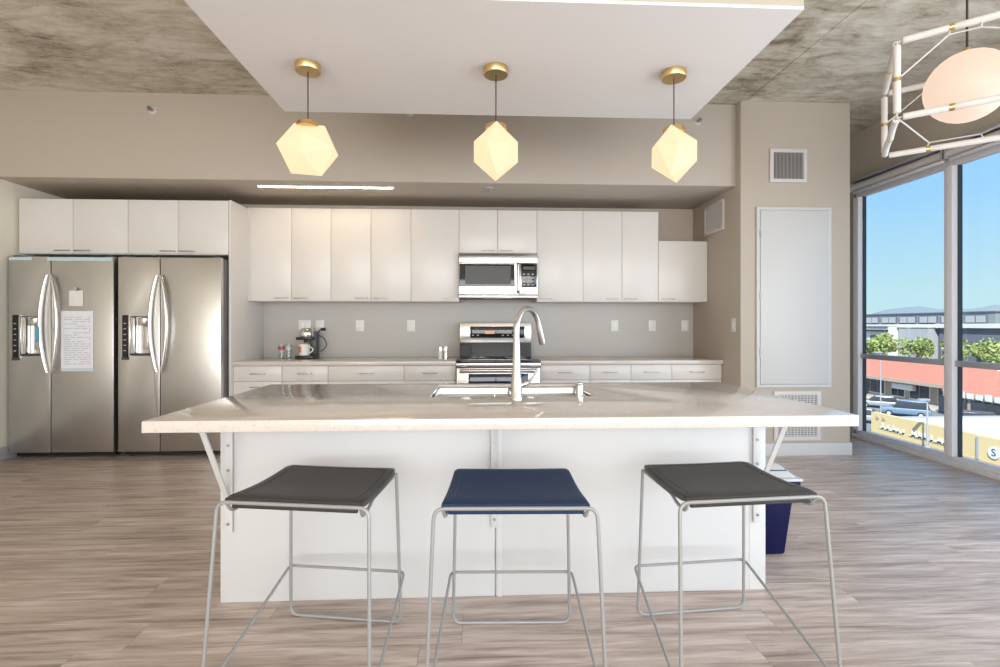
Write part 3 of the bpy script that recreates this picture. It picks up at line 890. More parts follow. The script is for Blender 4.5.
vs = [P(*p, XN - 0.018) for p in out] + [P(*p, XN - 0.018) for p in inn] + [P(*p, XN) for p in out] + [P(*p, XN) for p in inn]
fs = []
for i in range(4):
    j = (i + 1) % 4
    fs += [(i, j, 4 + j, 4 + i), (i, 8 + i, 8 + j, j), (4 + i, 4 + j, 12 + j, 12 + i), (8 + i, 12 + i, 12 + j, 8 + j)]
fr_.add(vs, fs).build('frame', 'vent', nv, bevel=0.002)
BX(XN - 0.003, XN - 0.0005, y0 + fw, y1 - fw, z0 + fw, z1 - fw).build('backing', 'ventdark', nv)
lv = MB()
for i in range(22):
    a = y0 + fw + (i + 0.15) * (y1 - y0 - 2 * fw) / 22
    lv.box(XN - 0.014, XN - 0.004, a, a + 0.006, z0 + fw, z1 - fw)
lv.build('louvers', 'vent', nv, kind='stuff')

ap = thing('access_panel', 'tall white access panel door on the column', 'access panel', (2.82, YCOL, 0.612))
holed_slab(2.475, 3.163, 0.612, 2.222, 2.505, 3.135, 0.64, 2.195, YCOL - 0.022, YCOL, 'y').build('frame', 'trim', ap, bevel=0.003)
BX(2.508, 3.132, YCOL - 0.026, YCOL - 0.004, 0.643, 2.192).build('door', 'trim', ap, bevel=0.003)
for z in (0.9, 1.4, 1.95):
    MB().cyl((2.506, YCOL - 0.027, z), (2.506, YCOL - 0.027, z + 0.06), 0.005, n=8).build('hinge', 'nickel', ap)

# ================================================================== ISLAND
IX0, IX1, IY0, IY1 = -1.084, 1.272, 2.115, 2.80
TX0, TX1, TY0, TY1 = -1.188, 1.436, 1.785, 2.865
SX0, SX1, SY0, SY1 = -0.225, 0.557, 2.335, 2.80
ib = thing('island_cabinet', 'white panelled island cabinet behind the stools', 'island', ((IX0 + IX1) / 2, (IY0 + IY1) / 2, 0))
cx = 0.085
SBH = 0.53   # top of core below the sink
core = BX(IX0 + 0.019, IX1 - 0.019, IY0 + 0.019, IY1 - 0.02, 0.0, SBH)
core.box(IX0 + 0.019, SX0 - 0.03, IY0 + 0.019, IY1 - 0.02, SBH, 0.787).box(SX1 + 0.03, IX1 - 0.019, IY0 + 0.019, IY1 - 0.02, SBH, 0.787)
core.box(SX0 - 0.03, SX1 + 0.03, IY0 + 0.019, SY0 - 0.03, SBH, 0.787)
core.build('carcass', 'cabbox', ib)
BX(IX0, cx - 0.012, IY0, IY0 + 0.018, 0.0, 0.787).build('front_panel', 'island', ib, bevel=0.0012)
BX(cx - 0.009, IX1, IY0, IY0 + 0.018, 0.0, 0.787).build('front_panel', 'island', ib, bevel=0.0012)
BX(IX0, IX0 + 0.018, IY0 + 0.0185, IY1, 0.0, 0.787).build('side_panel', 'island', ib, bevel=0.0012)
BX(IX1 - 0.018, IX1, IY0 + 0.0185, IY1, 0.0, 0.787).build('side_panel', 'island', ib, bevel=0.0012)
BX(cx - 0.004, cx + 0.020, IY0 - 0.006, IY0 + 0.001, 0.0, 0.787).build('seam_batten', 'island', ib, bevel=0.001)
BX(IX1 - 0.074, IX1 - 0.071, IY0 - 0.0015, IY0 + 0.001, 0.0, 0.787).build('panel_joint', 'vent', ib)
xs_ = IX0 + 0.02
for k in range(4):
    xe = IX0 + 0.02 + (IX1 - IX0 - 0.04) * (k + 1) / 4
    d = BX(xs_ + 0.002, xe - 0.002, IY1 - 0.0195, IY1, 0.1, 0.78).build('door', 'cab', ib, bevel=0.0015)
    BX((xs_ + xe) / 2 - 0.06, (xs_ + xe) / 2 + 0.06, IY1 + 0.016, IY1 + 0.024, 0.74, 0.748).box((xs_ + xe) / 2 - 0.06, (xs_ + xe) / 2 - 0.052, IY1, IY1 + 0.018, 0.74, 0.748).box((xs_ + xe) / 2 + 0.052, (xs_ + xe) / 2 + 0.06, IY1, IY1 + 0.018, 0.74, 0.748).build('handle', 'nickel', d)
    xs_ = xe
tag(holed_slab(TX0, TX1, TY0, TY1, SX0, SX1, SY0, SY1, 0.83, 0.7875, 'z', inner=0.810).build('island_countertop', 'quartz', bevel=0.003), 'long speckled pale quartz island countertop with sink cut-out', 'countertop')

def bracket(xc, label, w=0.034):
    t = thing('countertop_bracket', label, 'bracket', (xc, IY0, 0.30), group='white steel brackets under the island overhang')
    BX(xc - w / 2, xc + w / 2, IY0 - 0.0125, IY0 - 0.0065, 0.30, 0.7865).build('wall_plate', 'island', t, bevel=0.001)
    BX(xc - w / 2, xc + w / 2, IY0 - 0.24, IY0 - 0.0066, 0.780, 0.7865).build('arm', 'island', t, bevel=0.001)
    a, b = Vector((xc, IY0 - 0.215, 0.781)), Vector((xc, IY0 - 0.012, 0.43))
    n = (b - a).normalized()
    u = Vector((0, n.z, -n.y)) * 0.004
    h = w * 0.30
    p = [a + u, b + u, b - u, a - u]
    MB().hexa([q + Vector((-h, 0, 0)) for q in p] + [q + Vector((h, 0, 0)) for q in p]).build('strut', 'island', t)
    for z in (0.335, 0.56, 0.665):
        MB().cyl((xc, IY0 - 0.0125, z), (xc, IY0 - 0.0165, z), 0.006, n=10).build('screw', 'nickel', t)
bracket(-1.046, 'white steel bracket under the island end facing the refrigerators')
bracket(0.070, 'white steel bracket under the middle of the island overhang', 0.028)
bracket(1.228, 'white steel bracket under the island end facing the windows')

sk = thing('sink', 'stainless double bowl sink set into the island countertop', 'sink', ((SX0 + SX1) / 2, (SY0 + SY1) / 2, 0.54))
def bowl(x0, x1, y0, y1, zt, zb):
    i = 0.03
    top = [(x0, y0, zt), (x1, y0, zt), (x1, y1, zt), (x0, y1, zt)]
    bot = [(x0 + i, y0 + i, zb), (x1 - i, y0 + i, zb), (x1 - i, y1 - i, zb), (x0 + i, y1 - i, zb)]
    return MB().add(top + bot, [(4, 5, 6, 7), (0, 1, 5, 4), (1, 2, 6, 5), (2, 3, 7, 6), (3, 0, 4, 7)])
xm = 0.19
bowl(SX0 + 0.004, xm - 0.012, SY0 + 0.004, SY1 - 0.004, 0.8085, 0.575).build('bowl', 'steel_h', sk, bevel=0.012, seg=3)
bowl(xm + 0.012, SX1 - 0.004, SY0 + 0.004, SY1 - 0.004, 0.8085, 0.575).build('bowl', 'steel_h', sk, bevel=0.012, seg=3)
BX(xm - 0.012, xm + 0.012, SY0 + 0.004, SY1 - 0.004, 0.74, 0.78).build('divider', 'steel_h', sk, bevel=0.006)
for q in ((SX0 + xm) / 2, (SX1 + xm) / 2):
    MB().lathe([(0.045, 0), (0.045, 0.004), (0.03, 0.004)], (q, 2.60, 0.575), 20).build('drain', 'chrome', sk)

fc = thing('faucet', 'tall gooseneck pull-down kitchen faucet on the island', 'faucet', (0.176, 2.235, 0.83))
fx, fy = 0.176, 2.235
MB().lathe([(0.029, 0), (0.029, 0.006), (0.0255, 0.012), (0.0255, 0.085), (0.021, 0.10), (0.0165, 0.24), (0.0145, 0.29)], (fx, fy, 0.83), 28).build('body', 'faucet', fc)
dx, dy = 0.60, 0.80
R = 0.102
pth = [(fx, fy, 1.11), (fx, fy, 1.135)]
for i in range(1, 19):
    a = PI - PI * 0.90 * i / 18
    pth.append((fx + dx * (R + R * math.cos(a)), fy + dy * (R + R * math.sin(0) + R * math.cos(a)), 1.145 + R * math.sin(a)))
MB().tube(pth, [0.0145] * len(pth), 16).build('gooseneck', 'faucet', fc)
e0 = Vector(pth[-1]); e1 = e0 + (e0 - Vector(pth[-2])).normalized() * 0.108
MB().tube([e0, e0 + (e1 - e0) * 0.15, e0 + (e1 - e0) * 0.8, e1], [0.0145, 0.0165, 0.0185, 0.017], 16).build('spray_head', 'faucet', fc)
MB().cyl((fx + 0.02, fy, 0.895), (fx + 0.052, fy, 0.905), 0.0125).tube([(fx + 0.05, fy, 0.905), (fx + 0.075, fy - 0.004, 0.93), (fx + 0.095, fy - 0.006, 0.965)], [0.007, 0.0055, 0.005], 10).build('lever', 'faucet', fc)
sd = thing('soap_dispenser', 'short steel cap beside the faucet at the sink edge', 'soap dispenser', (0.480, 2.30, 0.83))
MB().lathe([(0.022, 0), (0.022, 0.004), (0.0185, 0.008), (0.0185, 0.05), (0.016, 0.058)], (0.480, 2.30, 0.83), 22).build('barrel', 'faucet', sd)
MB().lathe([(0.017, 0.058), (0.018, 0.060), (0.018, 0.066), (0.012, 0.069)], (0.480, 2.30, 0.83), 22).build('cap', 'chrome', sd)

# ================================================================== STOOLS
def stool(loc, rz, lm, sm, label):
    """origin at the floor below the middle of the rear runner; -y is the front"""
    t = thing('bar_stool', label, 'stool', (loc[0], loc[1], 0), rz, 'counter stools at the island')
    R_ = 0.0062
    ZS = 0.592
    yr, yf = -0.02, -0.385
    # rear frame: two legs joined by a floor runner
    rear = roundpath([(-0.216, yr, ZS), (-0.228, 0.0, R_), (0.228, 0.0, R_), (0.216, yr, ZS)], 0.035)
    MB().tube(rear, R_, 10).build('rear_leg_frame', 'tube', t, local=True)
    # front frame: top rail with two splayed legs
    zf = 0.600
    front = roundpath([(-0.274, -0.445, R_), (-0.254, yf - 0.012, zf), (0.254, yf - 0.012, zf), (0.274, -0.445, R_)], 0.034)
    MB().tube(front, R_, 10).build('front_leg_frame', 'tube', t, local=True)
    # footrest: cross bar behind with diagonals down to the front feet
    foot = roundpath([(-0.271, -0.44, R_), (-0.238, 0.012, 0.197), (0.238, 0.012, 0.197), (0.271, -0.44, R_)], 0.022)
    MB().tube(foot, R_ * 0.9, 10).build('footrest', 'tube', t, local=True)
    for sx in (-1, 1):
        # side rails under the seat with the hooked front end
        p = [(sx * 0.216, yr, ZS), (sx * 0.217, yf + 0.12, ZS - 0.008), (sx * 0.220, yf + 0.07, ZS - 0.026), (sx * 0.222, yf + 0.012, ZS - 0.030), (sx * 0.226, yf - 0.010, zf)]
        MB().tube(roundpath(p, 0.02), R_ * 0.9, 10).build('side_rail', 'tube', t, local=True)
        MB().lathe([(0.0105, 0), (0.0105, 0.006)], (sx * 0.274, -0.446, -0.0), 12).build('foot_cap', 'rubber', t, local=True)
    # seat pad: lofted cross-sections front to back
    secs = []
    ny = 15
    for i in range(ny + 1):
        u = i / ny                       # 0 front, 1 rear
        y = (yf - 0.006) + (0.389) * u
        dip = -0.010 * math.sin(PI * min(1, u * 1.15))
        z = 0.618 + dip + (0.000 * u)
        if u < 0.10: z -= 0.006 * (1 - u / 0.10) ** 2
        if u > 0.90: z -= 0.012 * ((u - 0.9) / 0.1) ** 2
        w = 0.232 - 0.014 * u
        if u > 0.88: w -= 0.03 * ((u - 0.88) / 0.12) ** 2
        th = 0.020
        if i in (0, ny): th = 0.010
        secs.append((y, z, w, th))
    vs, fs = [], []
    for (y, z, w, th) in secs:
        for (ax, az) in ((-1, -1), (-1, -0.3), (-0.985, -0.05), (-0.93, 0.0), (-0.5, -0.06), (0, -0.10), (0.5, -0.06), (0.93, 0.0), (0.985, -0.05), (1, -0.3), (1, -1)):
            vs.append((ax * w, y, z + az * th))
    k = 11
    for i in range(ny):
        for j in range(k):
            j2 = (j + 1) % k
            fs.append((i * k + j, i * k + j2, (i + 1) * k + j2, (i + 1) * k + j))
    fs.append(tuple(range(k))); fs.append(tuple(reversed(range(ny * k, (ny + 1) * k))))
    seat = MB().add(vs, fs).build('seat', lm, t, local=True, ang=60)
    # front and rear rolled edges that wrap the rails
    BX(-0.212, 0.212, yf - 0.004, yf + 0.010, 0.577, 0.603).build('front_wrap', lm, seat, local=True, bevel=0.005)
    MB().tube([(-0.195, yr - 0.004, 0.598), (0.195, yr - 0.004, 0.598)], 0.0140, 14).build('rear_wrap', lm, seat, local=True)
    # stitched border seam
    ring = []
    for i in range(2, ny - 1): ring.append((-secs[i][2] * 0.86, secs[i][0], secs[i][1] - 0.0003))
    for a in range(-7, 8, 1): ring.append((a / 8 * secs[ny - 2][2] * 0.86, secs[ny - 2][0] + 0.004, secs[ny - 2][1] - 0.0014 * (1 - abs(a) / 8)))
    for i in range(ny - 2, 1, -1): ring.append((secs[i][2] * 0.86, secs[i][0], secs[i][1] - 0.0003))
    MB().tube(ring, 0.0016, 6).build('seam', sm, seat, local=True)
    return t
stool((-0.527, 1.972), math.radians(-9.0), 'leather', 'stitch', 'charcoal leather counter stool at the island end facing the refrigerators')
stool((0.131, 1.915), math.radians(-2.0), 'leather_blue', 'stitch_blue', 'navy blue leather counter stool with grey wire frame')
stool((0.868, 1.958), math.radians(4.5), 'leather', 'stitch', 'charcoal leather counter stool next to the navy trash bin')

# ================================================================== TRASH BIN
tb = thing('trash_bin', 'navy blue plastic bin with grey lid beside the island', 'bin', (1.435, 2.53, 0))
def frus(x0, x1, y0, y1, z0, z1, g):
    return MB().hexa([(x0 + g, y0 + g, z0), (x1 - g, y0 + g, z0), (x1 - g, y1 - g, z0), (x0 + g, y1 - g, z0), (x0, y0, z1), (x1, y0, z1), (x1, y1, z1), (x0, y1, z1)])
frus(1.30, 1.595, 2.40, 2.78, 0.0, 0.335, 0.03).build('bucket', 'navy', tb, bevel=0.012, seg=3)
BX(1.29, 1.62, 2.385, 2.80, 0.33, 0.385).build('rim_band', 'navy', tb, bevel=0.01, seg=3)
frus(1.285, 1.627, 2.38, 2.805, 0.385, 0.40, 0.0).build('lid_rim', 'greyplastic', tb, bevel=0.005)
MB().hexa([(1.28, 2.39, 0.40), (1.61, 2.39, 0.40), (1.61, 2.795, 0.40), (1.28, 2.795, 0.40), (1.33, 2.46, 0.455), (1.55, 2.46, 0.455), (1.55, 2.74, 0.455), (1.33, 2.74, 0.455)]).build('lid', 'greyplastic', tb, bevel=0.015, seg=3)
BX(1.47, 1.57, 2.425, 2.45, 0.42, 0.432).build('lid_grip', 'black', tb, bevel=0.003)

# ================================================================== LIGHTS
def pendant(x, y, rz, tilt, label):
    t = thing('pendant_lamp', label, 'pendant lamp', (x, y, ZSOF), 0, 'faceted pendant lamps above the island')
    MB().lathe([(0.012, -0.034), (0.058, -0.034), (0.060, -0.031), (0.060, 0.0)], (0, 0, 0), 36).build('canopy', 'brass', t, local=True)
    MB().cyl((0, 0, -0.033), (0, 0, -0.285), 0.0032, n=8).build('cord', 'cord', t, local=True)
    MB().lathe([(0.006, -0.274), (0.03, -0.277), (0.050, -0.281), (0.054, -0.304), (0.04, -0.308)][::-1], (0, 0, 0), 28).build('cap', 'brass', t, local=True)
    bm = bmesh.new()
    rot = Matrix.Rotation(rz, 4, 'Z') @ Matrix.Rotation(tilt, 4, 'Y')
    pts = [(sx * 0.072, 0, sz * 0.122) for sx in (-1, 1) for sz in (-1, 1)]
    pts += [(0, sy * 0.108, sz * 0.050) for sy in (-1, 1) for sz in (-1, 1)]
    pts += [(sx * 0.132, sy * 0.05, 0) for sx in (-1, 1) for sy in (-1, 1)]
    for p in pts: bm.verts.new(rot @ Vector(p) + Vector((0, 0, -0.410)))
    bmesh.ops.convex_hull(bm, input=bm.verts)
    bmesh.ops.recalc_face_normals(bm, faces=bm.faces)
    me = bpy.data.meshes.new('shade'); bm.to_mesh(me); bm.free()
    me.materials.append(M['lampglass'])
    o = bpy.data.objects.new('shade', me); COL.objects.link(o); o.parent = t
    o['label'] = 'faceted glowing opal glass shade'
pendant(-0.823, 2.413, 0.05, 0.06, 'lit faceted opal pendant above the charcoal stool on the refrigerator side')
pendant(0.088, 2.405, PI / 2, 0.0, 'lit faceted opal pendant above the faucet and navy stool')
pendant(0.975, 2.400, 1.0, 0.05, 'lit faceted opal pendant above the charcoal stool on the window side')

ls = thing('strip_light', 'long warm linear light recessed under the soffit', 'strip light', (-1.375, 4.505, ZSOF))
BX(-1.985, -0.765, 4.485, 4.525, ZSOF - 0.012, ZSOF).build('housing', 'trim', ls, bevel=0.002)
BX(-1.975, -0.775, 4.494, 4.516, ZSOF - 0.016, ZSOF - 0.011).build('diffuser', 'led', ls)

def globe_lamp():
    C0 = Vector((2.44, 2.34, 0))
    t = thing('globe_pendant', 'large lit globe pendant inside an open frame of white tubes', 'pendant lamp', (C0.x, C0.y, ZC))
    zc = 2.36
    MB().sphere((C0.x, C0.y, zc), 0.171).build('globe', 'globeglass', t, label='glowing round opal globe')
    MB().cyl((C0.x, C0.y, ZC - 0.02), (C0.x, C0.y, zc + 0.17), 0.005, n=8).build('cord', 'cord', t)
    MB().lathe([(0.06, -0.025), (0.065, -0.02), (0.065, 0)], (C0.x, C0.y, ZC), 28).build('canopy', 'brass', t)
    MB().lathe([(0.02, 0.0), (0.018, 0.02), (0.008, 0.03)], (C0.x, C0.y, zc + 0.166), 24).build('socket_cap', 'brass', t)
    e = Vector((0.593, 0.805, 0)); l = Vector((0.775, -0.632, 0))
    V1 = Vector((2.007, 2.262, 0)); V2 = Vector((2.386, 2.776, 0))
    L = 0.66
    zt, zb = 2.527, 2.163
    c = {}
    for nm, base in (('n', V1), ('f', V2)):
        for side, q in (('a', base), ('b', base + l * L)):
            for zz, z in (('t', zt), ('u', zb)):
                c[nm + side + zz] = Vector((q.x, q.y, z))
    def porc(a, b, bulge=0.0, ju=0.5):
        A, B = c[a], c[b]
        d = (B - A)
        n = d.normalized()
        A2, B2 = A + n * 0.022, B - n * 0.022
        mid = A2 + (B2 - A2) * ju
        off = Vector((0, 0, bulge))
        def seg(p, q):
            pts = [p + (q - p) * (i / 6) + off * math.sin(PI * i / 6) for i in range(7)]
            return MB().tube(pts, 0.0155, 14)
        tb_ = seg(A2, mid - n * 0.006).build('tube', 'porcelain', t, bevel=0.002)
        seg(mid + n * 0.006, B2).build('tube', 'porcelain', t, bevel=0.002)
        MB().cyl(mid - n * 0.009, mid + n * 0.009, 0.0165).build('brass_joint', 'brass', t)
        MB().tube([A, A2 + n * 0.01], 0.004, 8).build('joint_wire', 'rod', t)
        MB().tube([B2 - n * 0.01, B], 0.004, 8).build('joint_wire', 'rod', t)
    for a, b in (('nat', 'nau'), ('fat', 'fau'), ('nbt', 'nbu'), ('fbt', 'fbu'), ('nat', 'fat'), ('nbt', 'fbt'), ('nat', 'nbt'), ('fat', 'fbt'), ('nau', 'nbu'), ('fau', 'fbu')):
        porc(a, b, 0.0, 0.28 if a[0] == b[0] and a[2] == b[2] else 0.5)
    porc('nau', 'fau', 0.012); porc('nbu', 'fbu', 0.012)
    def rod(*pts):
        MB().tube(pts, 0.0038, 8).build('rod', 'rod', t)
    def lerp(a, b, u): return c[a] + (c[b] - c[a]) * u
    for s in ('n', 'f'):
        rod(lerp(s + 'at', s + 'au', 0.5), lerp(s + 'at', s + 'bt', 0.28) + Vector((0, 0, -0.03)), lerp(s + 'at', s + 'bt', 0.44) + Vector((0, 0, -0.034)), lerp(s + 'bt', s + 'bu', 0.5))
        rod(lerp(s + 'at', s + 'bt', 0.28) + Vector((0, 0, -0.03)), lerp(s + 'at', s + 'bt', 0.29))
        rod(lerp(s + 'at', s + 'bt', 0.44) + Vector((0, 0, -0.034)), lerp(s + 'at', s + 'bt', 0.45))
    p1 = lerp('fau', 'fbu', 0.30) + Vector((0, 0, 0.035)); p2 = lerp('fau', 'fbu', 0.62) + Vector((0, 0, 0.035))
    rod(c['nau'], p1); rod(p1, p2); rod(p2, c['nbu'])
    rod(p1, lerp('fau', 'fbu', 0.28)); rod(p2, lerp('fau', 'fbu', 0.64))
globe_lamp()

def sprinkler(p, d, label):
    t = thing('sprinkler_head', label, 'sprinkler', p, 0, 'fire sprinkler heads')
    d = Vector(d)
    q = Vector(p)
    MB().cyl(q, q + d * 0.006, 0.034, 0.028).build('escutcheon', 'vent', t)
    MB().cyl(q + d * 0.006, q + d * 0.045, 0.011, 0.009, 12).build('frame', 'nickel', t)
    MB().cyl(q + d * 0.045, q + d * 0.049, 0.019, n=14).build('deflector', 'nickel', t)
sprinkler((-2.80, YSOF, 3.018), (0, -1, 0), 'sprinkler head on the soffit above the refrigerators')
sprinkler((-0.60, YSOF, 3.04), (0, -1, 0), 'sprinkler head on the soffit just behind the dropped ceiling panel')
sprinkler((1.985, YSOF, 3.01), (0, -1, 0), 'sprinkler head on the soffit near the column')
sprinkler((0.105, 4.50, ZSOF), (0, 0, -1), 'sprinkler head pointing down from under the soffit')

# ---- roller blinds rolled up at the window head
for i in range(len(win_edges) - 4, len(win_edges) - 1):
    a, b = win_edges[i] + 0.012, win_edges[i + 1] - 0.012
    if b > 4.86: b = 4.93
    nb = len(win_edges) - 2 - i
    lab = ['rolled-up blind in the window bay beside the column', 'rolled-up blind in the second window bay from the column', 'rolled-up blind in the third window bay from the column'][nb] if nb < 3 else 'rolled-up roller blind in a window bay of the living side'
    t = thing('roller_blind', lab, 'blind', (XR - 0.05, (a + b) / 2, 2.52), group='rolled-up window blinds')
    BX(XR - 0.085, XR - 0.005, a, b, 2.64, 2.668).build('head_rail', 'alu', t, bevel=0.003)
    MB().cyl((XR - 0.045, a + 0.012, 2.595), (XR - 0.045, b - 0.012, 2.595), 0.034, n=18).build('rolled_fabric', 'vent', t)
    BX(XR - 0.056, XR - 0.034, a + 0.015, b - 0.015, 2.525, 2.552).build('hem_bar', 'alu_light', t, bevel=0.003)
    for q in (a, b - 0.01):
        BX(XR - 0.085, XR - 0.004, q, q + 0.01, 2.545, 2.645).build('end_bracket', 'alu', t, bevel=0.002)

# ================================================================== OUTDOORS
GZ = -9.0
o = BX(6, 2500, -900, 2500, GZ - 1, GZ - 0.02).build('ground', 'farground'); struct(o, 'hazy city ground beyond the windows')
o = BX(6, 57.0, -60, 160, GZ - 0.02, GZ).build('parking_lot', 'asphalt'); struct(o, 'asphalt street and parking lot below the windows')
o = BX(53.5, 57.0, -20, 95, GZ, GZ + 0.15).build('sidewalk', 'sidewalk', bevel=0.03); struct(o, 'pale sidewalk in front of the shops')

# shops with a coral mansard roof
sh = thing('strip_mall', 'low shop row with coral tiled roof across the parking lot', 'building', (58, 60, GZ))
XSH = 58.0
BX(XSH, XSH + 14, 20, 100, GZ, -6.1).build('wall', 'stucco', sh)
MB().prism([(XSH - 1.6, -6.2), (XSH + 2.2, -4.1), (XSH + 2.6, -4.1), (XSH + 2.6, -6.2)], 'y', 54.6, 100).build('roof', 'coral', sh, smooth=False)
BX(XSH - 1.65, XSH - 1.4, 54.6, 100, -6.55, -6.15).build('fascia', 'stucco', sh)
MB().prism([(XSH - 5.0, -6.3), (XSH - 1.2, -3.9), (XSH - 0.8, -3.9), (XSH - 0.8, -6.3)], 'y', 30, 53.8).build('roof', 'coral', sh, smooth=False)
BX(XSH - 5.0, XSH, 30, 53.6, GZ, -6.3).build('wall', 'stucco', sh)
BX(XSH + 2.6, XSH + 14, 20, 100, -6.1, -4.9).build('flat_roof', 'whiteroof', sh)
for (ax, ay, w) in ((65, 70, 2.2), (66, 61, 1.6), (64, 50, 2.4), (66, 78, 1.8), (63, 45, 1.8)):
    BX(ax, ax + w, ay, ay + w * 1.2, -4.9, -3.8).build('rooftop_unit', 'garage', sh, bevel=0.05)
random.seed(11)
yy = 56.2
while yy < 84:
    w = random.choice((2.2, 3.0, 3.8))
    fr = BX(XSH - 0.12, XSH + 0.02, yy, yy + w, GZ + 0.25, -6.6).build('shop_window', 'alu_light', sh)
    n = 2 if w < 3.5 else 3
    for k in range(n):
        a = yy + 0.1 + (w - 0.1) * k / n
        b = yy + (w - 0.1) * (k + 1) / n
        BX(XSH - 0.16, XSH - 0.11, a, b, GZ + 0.4, -6.75).build('pane', 'bldglass', fr)
    yy += w + random.choice((0.7, 1.1))
yy = 36.0
while yy < 52:
    fr = BX(XSH - 5.12, XSH - 4.98, yy, yy + 3.2, GZ + 0.2, -6.9).build('shop_window', 'alu_dark', sh)
    for k in range(2):
        BX(XSH - 5.17, XSH - 5.1, yy + 0.1 + k * 1.55, yy + 1.55 + k * 1.55, GZ + 0.3, -7.05).build('pane', 'bldglass', fr)
    yy += 3.7
for k in range(9):
    yk = 51.5 - k * 0.95
    BX(XSH - 5.35, XSH - 5.2, yk - 0.6, yk, -6.75, -6.2 + (0.12 if k % 3 == 0 else 0)).build('sign_letter', 'letter', sh)
BX(XSH - 0.8, XSH - 0.2, 62.1, 65.4, -7.55, -6.75).build('shop_sign', 'letter', sh, bevel=0.1, seg=3)

# yellow building with signs
yb_ = thing('yellow_building', 'low yellow building with white roof below the windows', 'building', (42, 38, GZ))
BX(37.2, 52, 18, 41.6, GZ, -7.15).build('body', 'yellow', yb_)
BX(36.8, 37.25, 18, 44.3, GZ + 0.0, -6.95).build('sign_wall', 'yellow', yb_)
BX(37.25, 52, 18, 41.5, -7.15, -7.05).build('white_roof', 'whiteroof', yb_)
BX(37.25, 52, 41.5, 41.9, -7.3, -6.95).build('rear_parapet', 'bldgrey', yb_)
BX(36.72, 36.82, 18, 44.3, GZ, GZ + 0.28).build('base_band', 'stucco', yb_)
for yk in (43.55, 42.85):
    MB().cyl((36.72, yk, -7.35), (36.82, yk, -7.35), 0.16, n=12).build('round_mark', 'stucco', yb_)
# raised sign letters, unreadable at this distance
random.seed(21)
yk = 43.2
while yk > 36.6:
    w = random.uniform(0.28, 0.5)
    h = random.uniform(0.35, 0.6)
    if not (40.2 < yk < 40.6):
        mb = BX(36.70, 36.81, yk - w, yk - w + 0.11, -8.25, -8.25 + h)
        mb.box(36.70, 36.81, yk - w, yk, -8.25, -8.13)
        if random.random() < 0.5: mb.box(36.70, 36.81, yk - 0.11, yk, -8.25, -8.25 + h * 0.8)
        mb.build('sign_letter', 'letter', yb_)
    yk -= w + 0.14
sd_ = MB().cyl((36.70, 33.3, -7.95), (36.80, 33.3, -7.95), 0.42, n=24).build('round_sign', 'letter', yb_)
BX(36.70, 36.80, 30.6, 32.7, -8.3, -7.5).build('sign_board', 'letter', yb_)
fc_ = bpy.data.curves.new('sign_s', 'FONT'); fc_.body = 'S'; fc_.size = 0.75; fc_.extrude = 0.01; fc_.align_x = 'CENTER'; fc_.align_y = 'CENTER'
tmp = bpy.data.objects.new('tmp', fc_); COL.objects.link(tmp)
dg = bpy.context.evaluated_depsgraph_get()
me = bpy.data.meshes.new_from_object(tmp.evaluated_get(dg)); bpy.data.objects.remove(tmp)
me.materials.clear(); me.materials.append(M['darkblue'])
so = bpy.data.objects.new('letter_s', me); COL.objects.link(so); so.parent = sd_
so.matrix_parent_inverse = Matrix.Identity(4)
so.rotation_euler = (PI / 2, 0, -PI / 2); so.location = (36.69 - 42, 33.3 - 38, -7.95 - GZ)
BX(36.66, 36.82, 34.35, 34.5, GZ + 0.3, -7.05).build('downpipe', 'pole', yb_)

def light_pole(x, y, h, label, r=0.09):
    t = thing('light_pole', label, 'light pole', (x, y, GZ), 0)
    MB().cyl((x, y, GZ), (x, y, GZ + h), r, r * 0.6, 10).build('pole', 'pole', t)
    MB().cyl((x, y, GZ), (x, y, GZ + 0.5), r * 2.2, r * 2.2, 10).build('footing', 'sidewalk', t)
    BX(x - 0.7, x + 0.1, y - 0.14, y + 0.14, GZ + h - 0.02, GZ + h + 0.12).build('lamp_head', 'pole', t)
light_pole(35.6, 37.3, 4.2, 'pale pole standing before the yellow building')
light_pole(43.0, 50.5, 7.2, 'thin lamp pole among the parked cars', 0.07)
light_pole(96.5, 94.4, 9.5, 'distant pole in front of the slate building', 0.14)
light_pole(91.0, 99.5, 9.5, 'distant pole in front of the grey warehouse', 0.14)

def car(x, y, rz, m, label, van=False):
    t = thing('parked_car', label, 'car', (x, y, GZ), rz, 'cars in the parking lot')
    H1, H2 = (0.95, 1.75) if van else (0.85, 1.42)
    prof = [(-2.2, 0.35), (2.2, 0.35), (2.25, 0.65), (2.1, H1 * 0.92), (1.15, H1), (-1.6, H1), (-2.15, H1 * 0.98), (-2.25, 0.6)]
    MB().prism(prof, 'y', -0.88, 0.88).build('body', m, t, bevel=0.06, local=True)
    cab = [(1.1, H1), (0.45, H2), (-1.35 if not van else -1.9, H2), (-1.85 if not van else -2.1, H1)]
    MB().prism(cab, 'y', -0.74, 0.74).build('windows', 'bldglass', t, bevel=0.04, local=True)
    MB().prism([(0.47, H2 - 0.02), (0.4, H2 + 0.05), (-1.3 if not van else -1.85, H2 + 0.05), (-1.4 if not van else -1.92, H2 - 0.02)], 'y', -0.72, 0.72).build('roof', m, t, bevel=0.02, local=True)
    for wx in (-1.35, 1.38):
        for wy in (-0.8, 0.8):
            w = MB().cyl((wx, wy - 0.11, 0.33), (wx, wy + 0.11, 0.33), 0.33, n=18).build('wheel', 'rubber', t, local=True)
            MB().cyl((wx, wy - 0.12, 0.33), (wx, wy + 0.12, 0.33), 0.19, n=14).build('hubcap', 'greyplastic', w, local=True)
car(40.6, 49.4, math.radians(-43), 'car_silver', 'silver car parked near the yellow building')
car(47.6, 52.6, math.radians(137), 'car_blue', 'blue van parked behind the yellow sign wall', True)
car(49.4, 58.2, math.radians(140), 'car_silver', 'pale car parked in front of the shop columns')
